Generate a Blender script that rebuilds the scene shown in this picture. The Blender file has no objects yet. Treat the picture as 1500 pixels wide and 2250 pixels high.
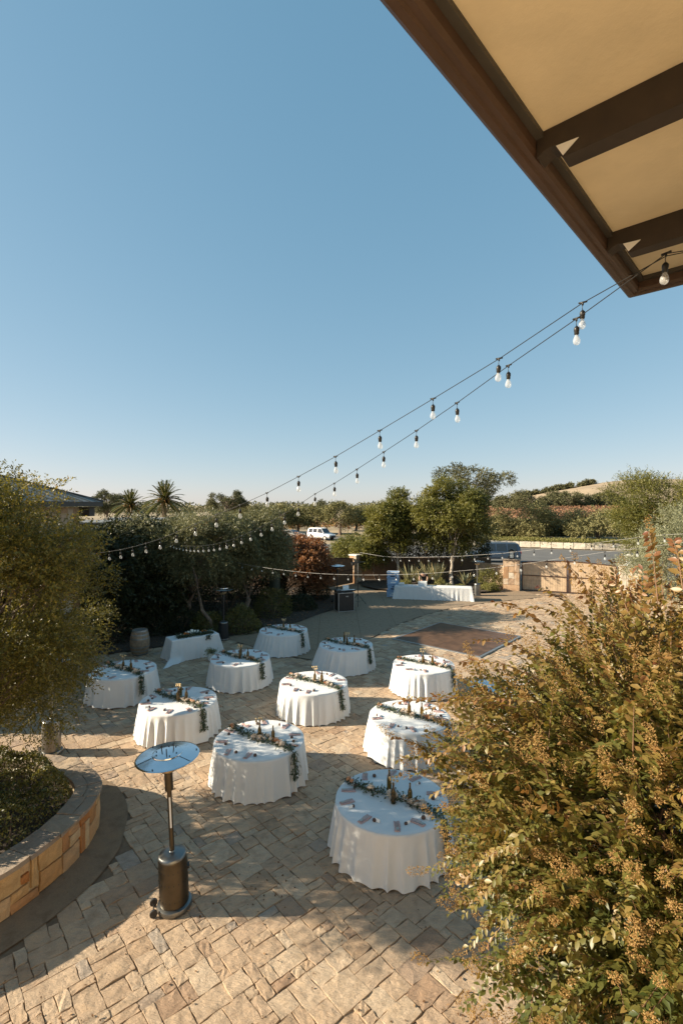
import bpy, bmesh, math, random
import numpy as np
from mathutils import Vector, Matrix, Euler
R = math.radians; PI = math.pi
rnd = random.Random(7)
# ---------------------------------------------------------------- camera, sky, sun, exposure
F, HZ, CH = 1105.0, 1110.0, 5.49          # focal length in photo pixels, horizon row, eye height
scn = bpy.context.scene
COL = scn.collection
cam = bpy.data.cameras.new('camera'); camo = bpy.data.objects.new('camera', cam); COL.objects.link(camo)
camo.location = (0, 0, CH); camo.rotation_euler = (R(90), 0, 0)
cam.sensor_fit = 'HORIZONTAL'; cam.sensor_width = 24; cam.lens = 24 * F / 1500
cam.shift_y = -15 / 1500; cam.clip_start = 0.05; cam.clip_end = 6000
scn.camera = camo
SUN_EL, SUN_AZ = 23.4, -91.0              # azimuth from +Y clockwise
w = bpy.data.worlds.new('World'); scn.world = w; w.use_nodes = True
nt = w.node_tree
sky = nt.nodes.new('ShaderNodeTexSky'); sky.sky_type = 'NISHITA'; sky.sun_disc = False
sky.sun_elevation = R(SUN_EL); sky.sun_rotation = R(SUN_AZ)
sky.air_density = 0.8; sky.dust_density = 0.3; sky.ozone_density = 3.0; sky.altitude = 0
sp = nt.nodes.new('ShaderNodeSeparateColor'); cb = nt.nodes.new('ShaderNodeCombineColor'); nt.links.new(sky.outputs[0], sp.inputs[0])
for k_, (g_, m_) in enumerate(((0.68, 2.04), (0.45, 2.76), (0.375, 3.14))):      # the camera's own tone curve for the sky
    pw = nt.nodes.new('ShaderNodeMath'); pw.operation = 'POWER'; pw.inputs[1].default_value = g_; nt.links.new(sp.outputs[k_], pw.inputs[0])
    ml = nt.nodes.new('ShaderNodeMath'); ml.operation = 'MULTIPLY'; ml.inputs[1].default_value = m_; nt.links.new(pw.outputs[0], ml.inputs[0]); nt.links.new(ml.outputs[0], cb.inputs[k_])
bg = nt.nodes['Background']; nt.links.new(cb.outputs[0], bg.inputs[0]); bg.inputs[1].default_value = 0.05
sun = bpy.data.lights.new('sun', 'SUN'); suno = bpy.data.objects.new('sun', sun); COL.objects.link(suno)
sun.energy = 5.0; sun.angle = R(0.53); sun.color = (1.0, 0.88, 0.69)
sd = Vector((math.sin(R(SUN_AZ)) * math.cos(R(SUN_EL)), math.cos(R(SUN_AZ)) * math.cos(R(SUN_EL)), math.sin(R(SUN_EL))))
suno.rotation_euler = sd.to_track_quat('Z', 'Y').to_euler()
vs = scn.view_settings
vs.view_transform = 'Standard'; vs.look = 'None'; vs.gamma = 1; vs.use_curve_mapping = False; vs.exposure = 1.3

# ---------------------------------------------------------------- helpers
def at(px, Y, py=None):
    X = (px - 750) / F * Y
    return (X, Y) if py is None else (X, Y, CH - (py - HZ) / F * Y)
def gnd(px, py, z=0.0):
    Y = F * (CH - z) / (py - HZ)
    return ((px - 750) / F * Y, Y)
def tag(o, label=None, cat=None, group=None, kind=None):
    if label: o['label'] = label
    if cat: o['category'] = cat
    if group: o['group'] = group
    if kind: o['kind'] = kind
    return o
def empty(name, loc=(0, 0, 0), rz=0):
    o = bpy.data.objects.new(name, None); COL.objects.link(o)
    o.location = loc; o.rotation_euler = (0, 0, rz); o.empty_display_size = 0.1
    return o
def link(name, me, parent=None, loc=None):
    o = bpy.data.objects.new(name, me); COL.objects.link(o)
    if parent is not None: o.parent = parent
    if loc is not None: o.location = loc
    return o
KIDS = {}
def kids(o):
    return [c for c in bpy.data.objects if c.parent == o]
def copy_tree(o, parent=None, _kids=None):
    if _kids is None:
        _kids = {}
        for c in bpy.data.objects:
            if c.parent: _kids.setdefault(c.parent.name, []).append(c)
    c = o.copy(); COL.objects.link(c); c.parent = parent
    for ch in _kids.get(o.name, []): copy_tree(ch, c, _kids)
    return c

class MB:
    """collects shapes; build() links them as one mesh object"""
    def __init__(s): s.v = []; s.f = []; s.t = []
    def add(s, v, f, tint=0.5):
        n = len(s.v); s.v += [tuple(p) for p in v]; s.f += [tuple(i + n for i in q) for q in f]
        s.t += [tint] * len(v); return s
    def box(s, cx, cy, cz, sx, sy, sz, rz=0, tint=0.5, taper=0):
        v = []
        c, sn = math.cos(rz), math.sin(rz)
        for dz in (-1, 1):
            k = 1 - taper if dz > 0 else 1
            for dx, dy in ((-1, -1), (1, -1), (1, 1), (-1, 1)):
                x, y = dx * sx / 2 * k, dy * sy / 2 * k
                v.append((cx + x * c - y * sn, cy + x * sn + y * c, cz + dz * sz / 2))
        return s.add(v, [(0, 3, 2, 1), (4, 5, 6, 7), (0, 1, 5, 4), (1, 2, 6, 5), (2, 3, 7, 6), (3, 0, 4, 7)], tint)
    def lathe(s, prof, n=24, c=(0, 0, 0), tint=0.5):
        v = []; f = []
        for r, z in prof:
            for k in range(n):
                a = 2 * PI * k / n; v.append((c[0] + r * math.cos(a), c[1] + r * math.sin(a), c[2] + z))
        for i in range(len(prof) - 1):
            for k in range(n):
                a, b = i * n + k, i * n + (k + 1) % n
                f.append((a, b, b + n, a + n))
        f.append(tuple(range(n - 1, -1, -1))); f.append(tuple(range((len(prof) - 1) * n, len(prof) * n)))
        return s.add(v, f, tint)
    def tube(s, pts, rad, n=6, tint=0.5, caps=True):
        pts = [Vector(p) for p in pts]
        if not hasattr(rad, '__len__'): rad = [rad] * len(pts)
        v = []; f = []
        up = Vector((0, 0, 1))
        for i, p in enumerate(pts):
            d = (pts[min(i + 1, len(pts) - 1)] - pts[max(i - 1, 0)])
            if d.length < 1e-9: d = Vector((0, 0, 1))
            d.normalize()
            a = d.cross(up if abs(d.z) < 0.95 else Vector((0, 1, 0))).normalized(); b = d.cross(a)
            for k in range(n):
                t = 2 * PI * k / n; v.append(p + (a * math.cos(t) + b * math.sin(t)) * rad[i])
        for i in range(len(pts) - 1):
            for k in range(n):
                q, r = i * n + k, i * n + (k + 1) % n
                f.append((q, r, r + n, q + n))
        if caps:
            f.append(tuple(range(n - 1, -1, -1))); f.append(tuple(range((len(pts) - 1) * n, len(pts) * n)))
        return s.add(v, f, tint)
    def prism(s, poly, z0, z1, tint=0.5):
        n = len(poly)
        v = [(x, y, z0) for x, y in poly] + [(x, y, z1) for x, y in poly]
        f = [tuple(range(n - 1, -1, -1)), tuple(range(n, 2 * n))] + [(i, (i + 1) % n, n + (i + 1) % n, n + i) for i in range(n)]
        return s.add(v, f, tint)
    def mesh(s, name, mat, smooth=False, tint=False):
        me = bpy.data.meshes.new(name); me.from_pydata(s.v, [], s.f)
        if mat is not None: me.materials.append(mat)
        if tint:
            a = me.attributes.new('tint', 'FLOAT', 'POINT'); a.data.foreach_set('value', np.array(s.t, dtype=np.float32))
        if smooth: me.polygons.foreach_set('use_smooth', [True] * len(me.polygons))
        me.update(); return me
    def build(s, name, mat, parent=None, smooth=False, tint=False, sharp=None):
        me = s.mesh(name, mat, smooth, tint)
        if smooth:
            try: me.set_sharp_from_angle(angle=R(sharp or 40))
            except Exception: pass
        return link(name, me, parent)

def np_mesh(name, V, Fq, mat, tint=None, smooth=False):
    """V (n,3), Fq (m,k) constant-size faces"""
    me = bpy.data.meshes.new(name)
    V = np.asarray(V, dtype=np.float32); Fq = np.asarray(Fq, dtype=np.int32)
    me.vertices.add(len(V)); me.vertices.foreach_set('co', V.ravel())
    m, k = Fq.shape
    me.loops.add(m * k); me.loops.foreach_set('vertex_index', Fq.ravel())
    me.polygons.add(m); me.polygons.foreach_set('loop_start', np.arange(0, m * k, k, dtype=np.int32))
    me.polygons.foreach_set('loop_total', np.full(m, k, dtype=np.int32))
    if smooth: me.polygons.foreach_set('use_smooth', np.ones(m, dtype=bool))
    me.materials.append(mat)
    if tint is not None:
        a = me.attributes.new('tint', 'FLOAT', 'POINT'); a.data.foreach_set('value', np.asarray(tint, dtype=np.float32))
    me.update(calc_edges=True); return me

# ---------------------------------------------------------------- materials
def new_mat(name):
    m = bpy.data.materials.new(name); m.use_nodes = True
    return m, m.node_tree, m.node_tree.nodes['Principled BSDF']
def ramp(nt, cols, pos=None):
    r = nt.nodes.new('ShaderNodeValToRGB'); e = r.color_ramp.elements
    n = len(cols); pos = pos or [i / (n - 1) for i in range(n)]
    while len(e) < n: e.new(0.5)
    for i, c in enumerate(cols):
        e[i].position = pos[i]; e[i].color = (*c, 1)
    return r
def noise(nt, scale, detail=4, rough=0.6, dist=0.0, coord='Object', vec=None):
    n = nt.nodes.new('ShaderNodeTexNoise'); n.inputs['Scale'].default_value = scale
    n.inputs['Detail'].default_value = detail; n.inputs['Roughness'].default_value = rough; n.inputs['Distortion'].default_value = dist
    if vec is None:
        tc = nt.nodes.new('ShaderNodeTexCoord'); vec = tc.outputs[coord]
    nt.links.new(vec, n.inputs['Vector']); return n
def mixc(nt, a, b, fac, mode='MIX'):
    m = nt.nodes.new('ShaderNodeMix'); m.data_type = 'RGBA'; m.blend_type = mode
    for s, v in ((m.inputs[0], fac), (m.inputs[6], a), (m.inputs[7], b)):
        if hasattr(v, 'links') or isinstance(v, bpy.types.NodeSocket): nt.links.new(v, s)
        elif isinstance(v, tuple): s.default_value = (*v, 1)
        else: s.default_value = v
    return m.outputs[2]
def bump(nt, b, h, strength=0.5, dist=0.01):
    n = nt.nodes.new('ShaderNodeBump'); n.inputs['Strength'].default_value = strength; n.inputs['Distance'].default_value = dist
    nt.links.new(h, n.inputs['Height']); nt.links.new(n.outputs[0], b.inputs['Normal']); return n
def geo_pos(nt):
    return nt.nodes.new('ShaderNodeNewGeometry').outputs['Position']
def simple(name, col, rough=0.6, metal=0.0, var=0.15, vscale=6, bmp=0.0, bscale=40, spec=0.5, col2=None, trans=0.0, bdist=0.004):
    m, nt, b = new_mat(name)
    n = noise(nt, vscale)
    c2 = col2 or tuple(min(1, x * (1 - var)) for x in col)
    c1 = col if col2 else tuple(min(1, x * (1 + var)) for x in col)
    rp = ramp(nt, [c1, c2], [0.3, 0.7]); nt.links.new(n.outputs[0], rp.inputs[0])
    nt.links.new(rp.outputs[0], b.inputs['Base Color'])
    b.inputs['Roughness'].default_value = rough; b.inputs['Metallic'].default_value = metal
    b.inputs['Specular IOR Level'].default_value = spec; b.inputs['Transmission Weight'].default_value = trans
    if bmp:
        n2 = noise(nt, bscale, 6); bump(nt, b, n2.outputs[0], bmp, bdist)
    return m
def foliage(name, cols, rough=0.5, transl=0.3, spec=0.4, pos=None):
    m, nt, b = new_mat(name)
    a = nt.nodes.new('ShaderNodeAttribute'); a.attribute_name = 'tint'
    rp = ramp(nt, cols, pos); nt.links.new(a.outputs['Fac'], rp.inputs[0])
    nt.links.new(rp.outputs[0], b.inputs['Base Color']); b.inputs['Roughness'].default_value = rough
    b.inputs['Specular IOR Level'].default_value = spec
    t = nt.nodes.new('ShaderNodeBsdfTranslucent')
    hs = nt.nodes.new('ShaderNodeHueSaturation'); hs.inputs['Value'].default_value = 1.5; hs.inputs['Saturation'].default_value = 1.1
    nt.links.new(rp.outputs[0], hs.inputs['Color']); nt.links.new(hs.outputs[0], t.inputs[0])
    mx = nt.nodes.new('ShaderNodeMixShader'); mx.inputs[0].default_value = transl
    nt.links.new(b.outputs[0], mx.inputs[1]); nt.links.new(t.outputs[0], mx.inputs[2])
    nt.links.new(mx.outputs[0], nt.nodes['Material Output'].inputs[0])
    return m
def stone_mat(name, cols, pos=None, rough=0.85, bstr=0.8, bdist=0.012, scale=1.0, dirt=(0.16, 0.11, 0.07), dirtamt=0.5, stretch=None):
    m, nt, b = new_mat(name)
    p = geo_pos(nt)
    if stretch:
        mp = nt.nodes.new('ShaderNodeMapping'); mp.inputs['Rotation'].default_value = (0, 0, stretch); mp.inputs['Scale'].default_value = (1, 2.2, 1)
        nt.links.new(p, mp.inputs[0]); p2 = mp.outputs[0]
    else: p2 = p
    a = nt.nodes.new('ShaderNodeAttribute'); a.attribute_name = 'tint'
    rp = ramp(nt, cols, pos); nt.links.new(a.outputs['Fac'], rp.inputs[0])
    n1 = noise(nt, 5 * scale, 6, 0.65, 0.6, vec=p)
    v1 = ramp(nt, [(0.62, 0.56, 0.5), (1.0, 1.0, 1.0), (1.2, 1.12, 1.0)], [0.25, 0.5, 0.75]); nt.links.new(n1.outputs[0], v1.inputs[0])
    c = mixc(nt, rp.outputs[0], v1.outputs[0], 0.8, 'MULTIPLY')
    n2 = noise(nt, 1.1 * scale, 7, 0.7, 0.8, vec=p)
    r2 = ramp(nt, [(0, 0, 0), (1, 1, 1)], [0.52, 0.72]); nt.links.new(n2.outputs[0], r2.inputs[0])
    mm = nt.nodes.new('ShaderNodeMath'); mm.operation = 'MULTIPLY'; mm.inputs[1].default_value = dirtamt; nt.links.new(r2.outputs[0], mm.inputs[0])
    c = mixc(nt, c, dirt, mm.outputs[0])
    n3 = noise(nt, 70 * scale, 3, 0.7, vec=p); r3 = ramp(nt, [(0.75, 0.75, 0.75), (1.1, 1.1, 1.1)], [0.3, 0.65]); nt.links.new(n3.outputs[0], r3.inputs[0])
    c = mixc(nt, c, r3.outputs[0], 0.7, 'MULTIPLY')
    nt.links.new(c, b.inputs['Base Color']); b.inputs['Roughness'].default_value = rough
    b.inputs['Specular IOR Level'].default_value = 0.25
    n4 = noise(nt, 6.5 * scale, 9, 0.66, 0.25, vec=p2); bump(nt, b, n4.outputs[0], bstr, bdist)
    return m
M = {}
M['paver'] = stone_mat('flagstone', [(0.45, 0.325, 0.22), (0.38, 0.265, 0.17), (0.50, 0.385, 0.27), (0.41, 0.29, 0.19), (0.47, 0.35, 0.24), (0.34, 0.225, 0.145), (0.35, 0.30, 0.245)],
                      [0, 0.2, 0.38, 0.58, 0.76, 0.92, 1], bstr=1.0, bdist=0.035, stretch=0.9, dirtamt=0.45)
M['wallstone'] = stone_mat('wall_stone', [(0.52, 0.36, 0.18), (0.44, 0.19, 0.055), (0.58, 0.45, 0.27), (0.38, 0.15, 0.045), (0.60, 0.42, 0.20)], None, bstr=0.7, bdist=0.02, dirtamt=0.2)
M['capstone'] = stone_mat('cap_stone', [(0.36, 0.27, 0.19), (0.28, 0.22, 0.17), (0.42, 0.32, 0.22)], None, bstr=0.9, bdist=0.03)
M['mortar'] = simple('mortar', (0.5, 0.4, 0.25), 0.95, bmp=0.5, bscale=50)
M['joint'] = simple('paver_joint_soil', (0.17, 0.115, 0.07), 0.95, var=0.3, bmp=0.5, bscale=30)
M['concrete'] = stone_mat('stamped_concrete', [(0.27, 0.20, 0.135), (0.27, 0.20, 0.135)], None, bstr=0.5, bdist=0.02, dirtamt=0.5, dirt=(0.2, 0.16, 0.12), scale=1.4)
M['band'] = stone_mat('smooth_concrete', [(0.21, 0.15, 0.095), (0.21, 0.15, 0.095)], None, bstr=0.3, bdist=0.01, dirtamt=0.3, scale=0.8)
M['soil'] = simple('mulch', (0.06, 0.042, 0.028), 0.95, var=0.5, vscale=14, bmp=0.9, bscale=30, bdist=0.04)
M['cloth'] = simple('white_linen', (0.66, 0.65, 0.63), 0.85, var=0.02, vscale=2, spec=0.2)
_n = M['cloth'].node_tree; _b = _n.nodes['Principled BSDF']; _w = noise(_n, 3.2, 5, 0.55, 1.5); _f = noise(_n, 260, 2)
_m = _n.nodes.new('ShaderNodeMath'); _m.operation = 'MULTIPLY_ADD'; _m.inputs[1].default_value = 0.04; _n.links.new(_f.outputs[0], _m.inputs[0]); _n.links.new(_w.outputs[0], _m.inputs[2])
bump(_n, _b, _m.outputs[0], 0.45, 0.03)
M['steel'] = simple('brushed_steel', (0.22, 0.22, 0.21), 0.38, 1.0, var=0.1, vscale=3)
M['dome'] = simple('polished_aluminium', (0.72, 0.74, 0.76), 0.16, 1.0, var=0.05, vscale=5)
M['bronze'] = simple('hammered_bronze', (0.11, 0.09, 0.065), 0.40, 1.0, var=0.15, vscale=5)
M['darkmetal'] = simple('dark_metal', (0.035, 0.033, 0.03), 0.45, 0.6)
M['black'] = simple('black_plastic', (0.018, 0.018, 0.018), 0.5)
M['emitter'] = simple('burner_mesh', (0.55, 0.42, 0.25), 0.4, 0.9)
M['brownpaint'] = simple('brown_paint', (0.065, 0.034, 0.02), 0.55, var=0.2, vscale=3, bmp=0.15, bscale=30)
M['beam'] = simple('dark_brown_beam', (0.03, 0.019, 0.012), 0.65, var=0.25, vscale=8, bmp=0.2, bscale=30)
M['stucco'] = simple('ochre_stucco', (0.68, 0.56, 0.39), 0.9, var=0.13, vscale=1.7, bmp=0.25, bscale=25, bdist=0.01)
M['pale'] = simple('pale_trim_and_sun_patch', (0.75, 0.72, 0.68), 0.6, var=0.05)
M['bark'] = simple('bark', (0.16, 0.115, 0.08), 0.9, var=0.35, vscale=9, bmp=0.8, bscale=25, bdist=0.02)
M['barkpale'] = simple('pale_bark', (0.40, 0.33, 0.26), 0.9, var=0.3, vscale=9, bmp=0.6, bscale=25, bdist=0.02)
M['stem'] = simple('stem', (0.19, 0.11, 0.065), 0.75, var=0.25, vscale=12)
M['cable'] = simple('pale_cable', (0.35, 0.33, 0.30), 0.6)
M['napkin'] = simple('dusty_pink_cloth', (0.50, 0.33, 0.30), 0.9, var=0.1, vscale=30)
M['cutlery'] = simple('steel_cutlery', (0.5, 0.46, 0.40), 0.3, 1.0)
M['favour'] = simple('walnut_brown', (0.10, 0.05, 0.03), 0.6, var=0.3)
M['paper'] = simple('white_card', (0.8, 0.8, 0.78), 0.8, var=0.02)
M['wax'] = simple('white_wax', (0.8, 0.76, 0.66), 0.5, var=0.03)
M['pod'] = simple('gold_pod', (0.50, 0.36, 0.18), 0.5, var=0.3, vscale=40)
M['twig'] = simple('pale_twig', (0.5, 0.45, 0.35), 0.7)
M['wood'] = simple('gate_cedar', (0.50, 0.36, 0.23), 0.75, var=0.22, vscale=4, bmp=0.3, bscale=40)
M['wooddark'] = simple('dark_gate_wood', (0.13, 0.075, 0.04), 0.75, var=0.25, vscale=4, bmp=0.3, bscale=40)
M['rust'] = simple('rusty_steel', (0.09, 0.045, 0.03), 0.7, 0.3, var=0.3)
M['oak'] = simple('barrel_oak', (0.30, 0.215, 0.14), 0.8, var=0.3, vscale=8, bmp=0.4, bscale=40)
M['hoop'] = simple('galvanised_hoop', (0.30, 0.30, 0.29), 0.5, 0.8)
M['floorwood'] = simple('parquet_wood', (0.11, 0.06, 0.033), 0.42, var=0.35, vscale=3, bmp=0.05)
M['alu'] = simple('aluminium_edge', (0.42, 0.42, 0.41), 0.4, 0.8)
M['asphalt'] = simple('asphalt', (0.11, 0.105, 0.098), 0.9, var=0.15, vscale=0.6, bmp=0.3, bscale=25)
M['drive'] = simple('pale_driveway', (0.36, 0.34, 0.30), 0.9, var=0.12, vscale=0.5)
M['dry'] = simple('dry_ground', (0.30, 0.225, 0.13), 0.95, var=0.3, vscale=0.08)
M['hill'] = simple('golden_hill', (0.34, 0.25, 0.155), 0.95, var=0.25, vscale=0.02, bmp=0.3, bscale=0.1, bdist=1)
M['vinesoil'] = simple('vineyard_soil', (0.22, 0.14, 0.09), 0.95, var=0.25, vscale=0.05)
M['limestone'] = stone_mat('pale_limestone', [(0.62, 0.56, 0.46), (0.55, 0.48, 0.38)], None, bstr=0.8, bdist=0.03, dirtamt=0.2)
M['pillar'] = stone_mat('veined_pillar_stone', [(0.40, 0.33, 0.26), (0.36, 0.20, 0.10), (0.58, 0.52, 0.42), (0.42, 0.24, 0.12)], None, bstr=0.6, bdist=0.02, dirt=(0.33, 0.16, 0.06), dirtamt=0.9, scale=1.3)
M['roofmetal'] = simple('grey_metal_roof', (0.17, 0.165, 0.15), 0.62, 0.0, var=0.08)
M['roofdark'] = simple('dark_fascia', (0.05, 0.042, 0.035), 0.6)
M['glassdark'] = simple('dark_window', (0.02, 0.025, 0.03), 0.08, spec=0.8)
M['carwhite'] = simple('white_car_paint', (0.75, 0.75, 0.74), 0.25, var=0.02, spec=0.6)
M['carblue'] = simple('dark_blue_car_paint', (0.07, 0.10, 0.145), 0.18, 0.3, var=0.03, spec=0.7)
M['tyre'] = simple('tyre_rubber', (0.02, 0.02, 0.02), 0.85)
M['lampglass'] = simple('frosted_glass', (0.6, 0.6, 0.55), 0.3)
M['redglass'] = simple('red_lens', (0.3, 0.02, 0.02), 0.3)
M['blueplastic'] = simple('pale_blue_plastic', (0.28, 0.42, 0.60), 0.5, var=0.1, vscale=10)
M['skin'] = simple('skin', (0.42, 0.24, 0.16), 0.6, var=0.04)
M['blackcloth'] = simple('black_tshirt', (0.015, 0.014, 0.014), 0.9)
M['hair'] = simple('black_hair', (0.012, 0.009, 0.008), 0.6)
M['jeans'] = simple('dark_trousers', (0.03, 0.035, 0.05), 0.9)
M['caseblack'] = simple('case_laminate', (0.03, 0.022, 0.018), 0.45, var=0.2)
M['rose'] = simple('cream_petals', (0.72, 0.62, 0.52), 0.7, var=0.08, vscale=20)
M['peach'] = simple('peach_petals', (0.60, 0.34, 0.20), 0.75, var=0.25, vscale=30)
M['orange'] = simple('orange_petals', (0.60, 0.25, 0.06), 0.7, var=0.2, vscale=20)
def glass_mat(name, col, trans, rough=0.05):
    m, nt, b = new_mat(name)
    b.inputs['Base Color'].default_value = (*col, 1); b.inputs['Roughness'].default_value = rough
    b.inputs['Transmission Weight'].default_value = trans; b.inputs['IOR'].default_value = 1.45
    return m
M['bottle'] = glass_mat('amber_bottle_glass', (0.20, 0.11, 0.018), 0.75)
def bulb_mat():
    m, nt, b = new_mat('clear_bulb_glass')
    b.inputs['Base Color'].default_value = (0.85, 0.85, 0.82, 1); b.inputs['Roughness'].default_value = 0.12
    t = nt.nodes.new('ShaderNodeBsdfTransparent'); t.inputs[0].default_value = (0.95, 0.95, 0.95, 1)
    mx = nt.nodes.new('ShaderNodeMixShader'); mx.inputs[0].default_value = 0.74
    nt.links.new(b.outputs[0], mx.inputs[1]); nt.links.new(t.outputs[0], mx.inputs[2]); nt.links.new(mx.outputs[0], nt.nodes['Material Output'].inputs[0])
    return m
M['bulb'] = bulb_mat()
L = {}
L['lefttree'] = foliage('evergreen_oak_leaves', [(0.055, 0.052, 0.013), (0.125, 0.11, 0.024), (0.25, 0.20, 0.045), (0.26, 0.15, 0.035)], 0.45, 0.32, 0.35, [0, 0.45, 0.85, 1])
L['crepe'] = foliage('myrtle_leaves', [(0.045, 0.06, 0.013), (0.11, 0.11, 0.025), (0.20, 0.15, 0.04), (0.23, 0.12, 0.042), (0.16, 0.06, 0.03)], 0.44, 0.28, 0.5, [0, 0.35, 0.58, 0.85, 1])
L['panicle'] = foliage('seed_capsules', [(0.22, 0.13, 0.045), (0.36, 0.24, 0.09), (0.28, 0.16, 0.07)], 0.8, 0.15, 0.2)
L['hedge'] = foliage('box_leaves', [(0.04, 0.045, 0.012), (0.11, 0.105, 0.024), (0.22, 0.18, 0.045)], 0.45, 0.2, 0.5)
L['yellowgreen'] = foliage('yellow_green_leaves', [(0.065, 0.075, 0.018), (0.14, 0.135, 0.032), (0.23, 0.20, 0.05)], 0.5, 0.3)
L['olive'] = foliage('olive_leaves', [(0.06, 0.065, 0.028), (0.15, 0.145, 0.065), (0.30, 0.275, 0.14)], 0.5, 0.25)
L['silver'] = foliage('silver_leaves', [(0.12, 0.13, 0.07), (0.22, 0.22, 0.12), (0.34, 0.33, 0.20)], 0.55, 0.25)
L['red'] = foliage('russet_leaves', [(0.12, 0.045, 0.022), (0.22, 0.10, 0.045), (0.34, 0.175, 0.08)], 0.5, 0.35)
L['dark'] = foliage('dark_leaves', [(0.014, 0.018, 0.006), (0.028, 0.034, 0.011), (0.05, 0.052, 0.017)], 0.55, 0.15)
L['faroak'] = foliage('far_oak_leaves', [(0.07, 0.072, 0.033), (0.13, 0.125, 0.058), (0.20, 0.175, 0.09)], 0.7, 0.1, 0.2)
L['farolive'] = foliage('far_grey_green_leaves', [(0.12, 0.12, 0.05), (0.21, 0.19, 0.08), (0.30, 0.26, 0.12)], 0.7, 0.15, 0.2)
L['vine'] = foliage('vine_leaves', [(0.24, 0.125, 0.075), (0.30, 0.165, 0.09), (0.32, 0.21, 0.07)], 0.7, 0.2, 0.2)
L['palm'] = foliage('palm_fronds', [(0.05, 0.07, 0.02), (0.10, 0.11, 0.03), (0.17, 0.15, 0.045)], 0.5, 0.2)
L['ground'] = foliage('ground_cover', [(0.10, 0.11, 0.025), (0.18, 0.17, 0.045), (0.26, 0.21, 0.07)], 0.7, 0.2)
L['agave'] = foliage('strap_leaves', [(0.14, 0.17, 0.12), (0.26, 0.24, 0.12), (0.42, 0.33, 0.17)], 0.5, 0.2)
L['garland'] = foliage('garland_leaves', [(0.035, 0.05, 0.02), (0.07, 0.09, 0.04), (0.17, 0.19, 0.11)], 0.5, 0.15)
L['litter'] = foliage('fallen_leaf', [(0.09, 0.045, 0.02), (0.18, 0.10, 0.05), (0.30, 0.20, 0.11)], 0.9, 0.1, 0.2)

# ---------------------------------------------------------------- foliage generators (numpy)
def unit(a): return a / np.maximum(np.linalg.norm(a, axis=-1, keepdims=True), 1e-9)
def leaf_arrays(P, A, N, Ls, Ws, fold=0.0):
    """leaf blades: fold=0 gives one diamond quad each, else two quads folded along the midrib with a drooping tip"""
    A = unit(A); S = unit(np.cross(A, N)); N = np.cross(S, A); n = len(P); Ls = Ls[:, None]; Ws = Ws[:, None]
    if fold == 0:
        V = np.stack([P, P + A * Ls * .45 + S * Ws * .5, P + A * Ls, P + A * Ls * .45 - S * Ws * .5], 1)
        return V.reshape(-1, 3), np.arange(4 * n).reshape(n, 4), 4
    u = N * Ws * fold
    V = np.stack([P, P + A * Ls * .42 + S * Ws * .5 + u, P + A * Ls * .75 + S * Ws * .33 + u * .4 - N * Ls * .05, P + A * Ls - N * Ls * .14,
                  P + A * Ls * .75 - S * Ws * .33 + u * .4 - N * Ls * .05, P + A * Ls * .42 - S * Ws * .5 + u, P + A * Ls * .5], 1)
    b = np.arange(n)[:, None] * 7
    Fq = np.concatenate([b + np.array([[0, 1, 2, 6]]), b + np.array([[6, 2, 3, 4]]), b + np.array([[0, 6, 4, 5]])], 0)
    return V.reshape(-1, 3), Fq, 7
def leaf_mesh(name, P, A, N, Ls, Ws, T, mat, fold=0.0):
    V, Fq, k = leaf_arrays(P, A, N, Ls, Ws, fold)
    return np_mesh(name, V, Fq, mat, np.repeat(T, k))
def sprig_points(rng, B, D, Ln, n, spread=0.9, droop=0.25):
    """n leaves along each twig; returns leaf base, axis, normal, twig index, position along twig"""
    m = len(B); t = np.tile(np.linspace(0.1, 1, n), m); i = np.repeat(np.arange(m), n)
    D = unit(D); s = unit(np.cross(D, rng.normal(size=(m, 3)))); u = np.cross(D, s)
    ang = rng.uniform(0, 2 * PI, m * n)
    side = s[i] * np.cos(ang)[:, None] + u[i] * np.sin(ang)[:, None]
    P = B[i] + D[i] * (Ln[i] * t)[:, None]; P[:, 2] -= droop * Ln[i] * t ** 2
    A = D[i] * 0.7 + side * spread; A[:, 2] -= droop * 0.6
    N = rng.normal(size=(m * n, 3)) * 0.55 + np.array([0, 0, 1.0])
    return P, A, N, i, t
def crown_arrays(rng, c, rad, nclump, rclump, ntwig, twig, nleaf, flat=0.75, fill=0.45, droop=0.25, zmin=None, power=0.5, updir=0.35, skew=0.0):
    """clumpy crown: twigs gathered in uneven clumps through an ellipsoid"""
    c = np.array(c); rad = np.array(rad)
    d = unit(rng.normal(size=(nclump, 3))); d[:, 2] = np.where(d[:, 2] < -0.3, d[:, 2] * 0.6, d[:, 2]); d = unit(d)
    r = rng.uniform(fill, 1, nclump) ** power
    C = c + d * rad * (r * rng.uniform(.76, 1.12, nclump))[:, None]
    C[:, 2] += skew * (C[:, 0] - c[0])
    cr = rclump * rng.uniform(.6, 1.35, nclump)
    wgt = cr ** 2; idx = rng.choice(nclump, ntwig, p=wgt / wgt.sum())
    q = unit(rng.normal(size=(ntwig, 3))) * (rng.uniform(0, 1, ntwig) ** 0.45)[:, None] * cr[idx][:, None]; q[:, 2] *= flat
    B = C[idx] + q
    if zmin is not None: B[:, 2] = np.where(B[:, 2] < zmin, zmin + rng.uniform(0, .5, ntwig), B[:, 2])
    D = unit(q) * 0.9 + unit(B - c) * 0.7 + rng.normal(size=(ntwig, 3)) * 0.35; D[:, 2] += updir
    Ln = twig * rng.uniform(.6, 1.3, ntwig)
    P, A, N, i, t = sprig_points(rng, B, D, Ln, nleaf, droop=droop)
    ct = rng.uniform(0, 1, nclump)[idx][i]
    return P, A, N, ct, C, cr
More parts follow.
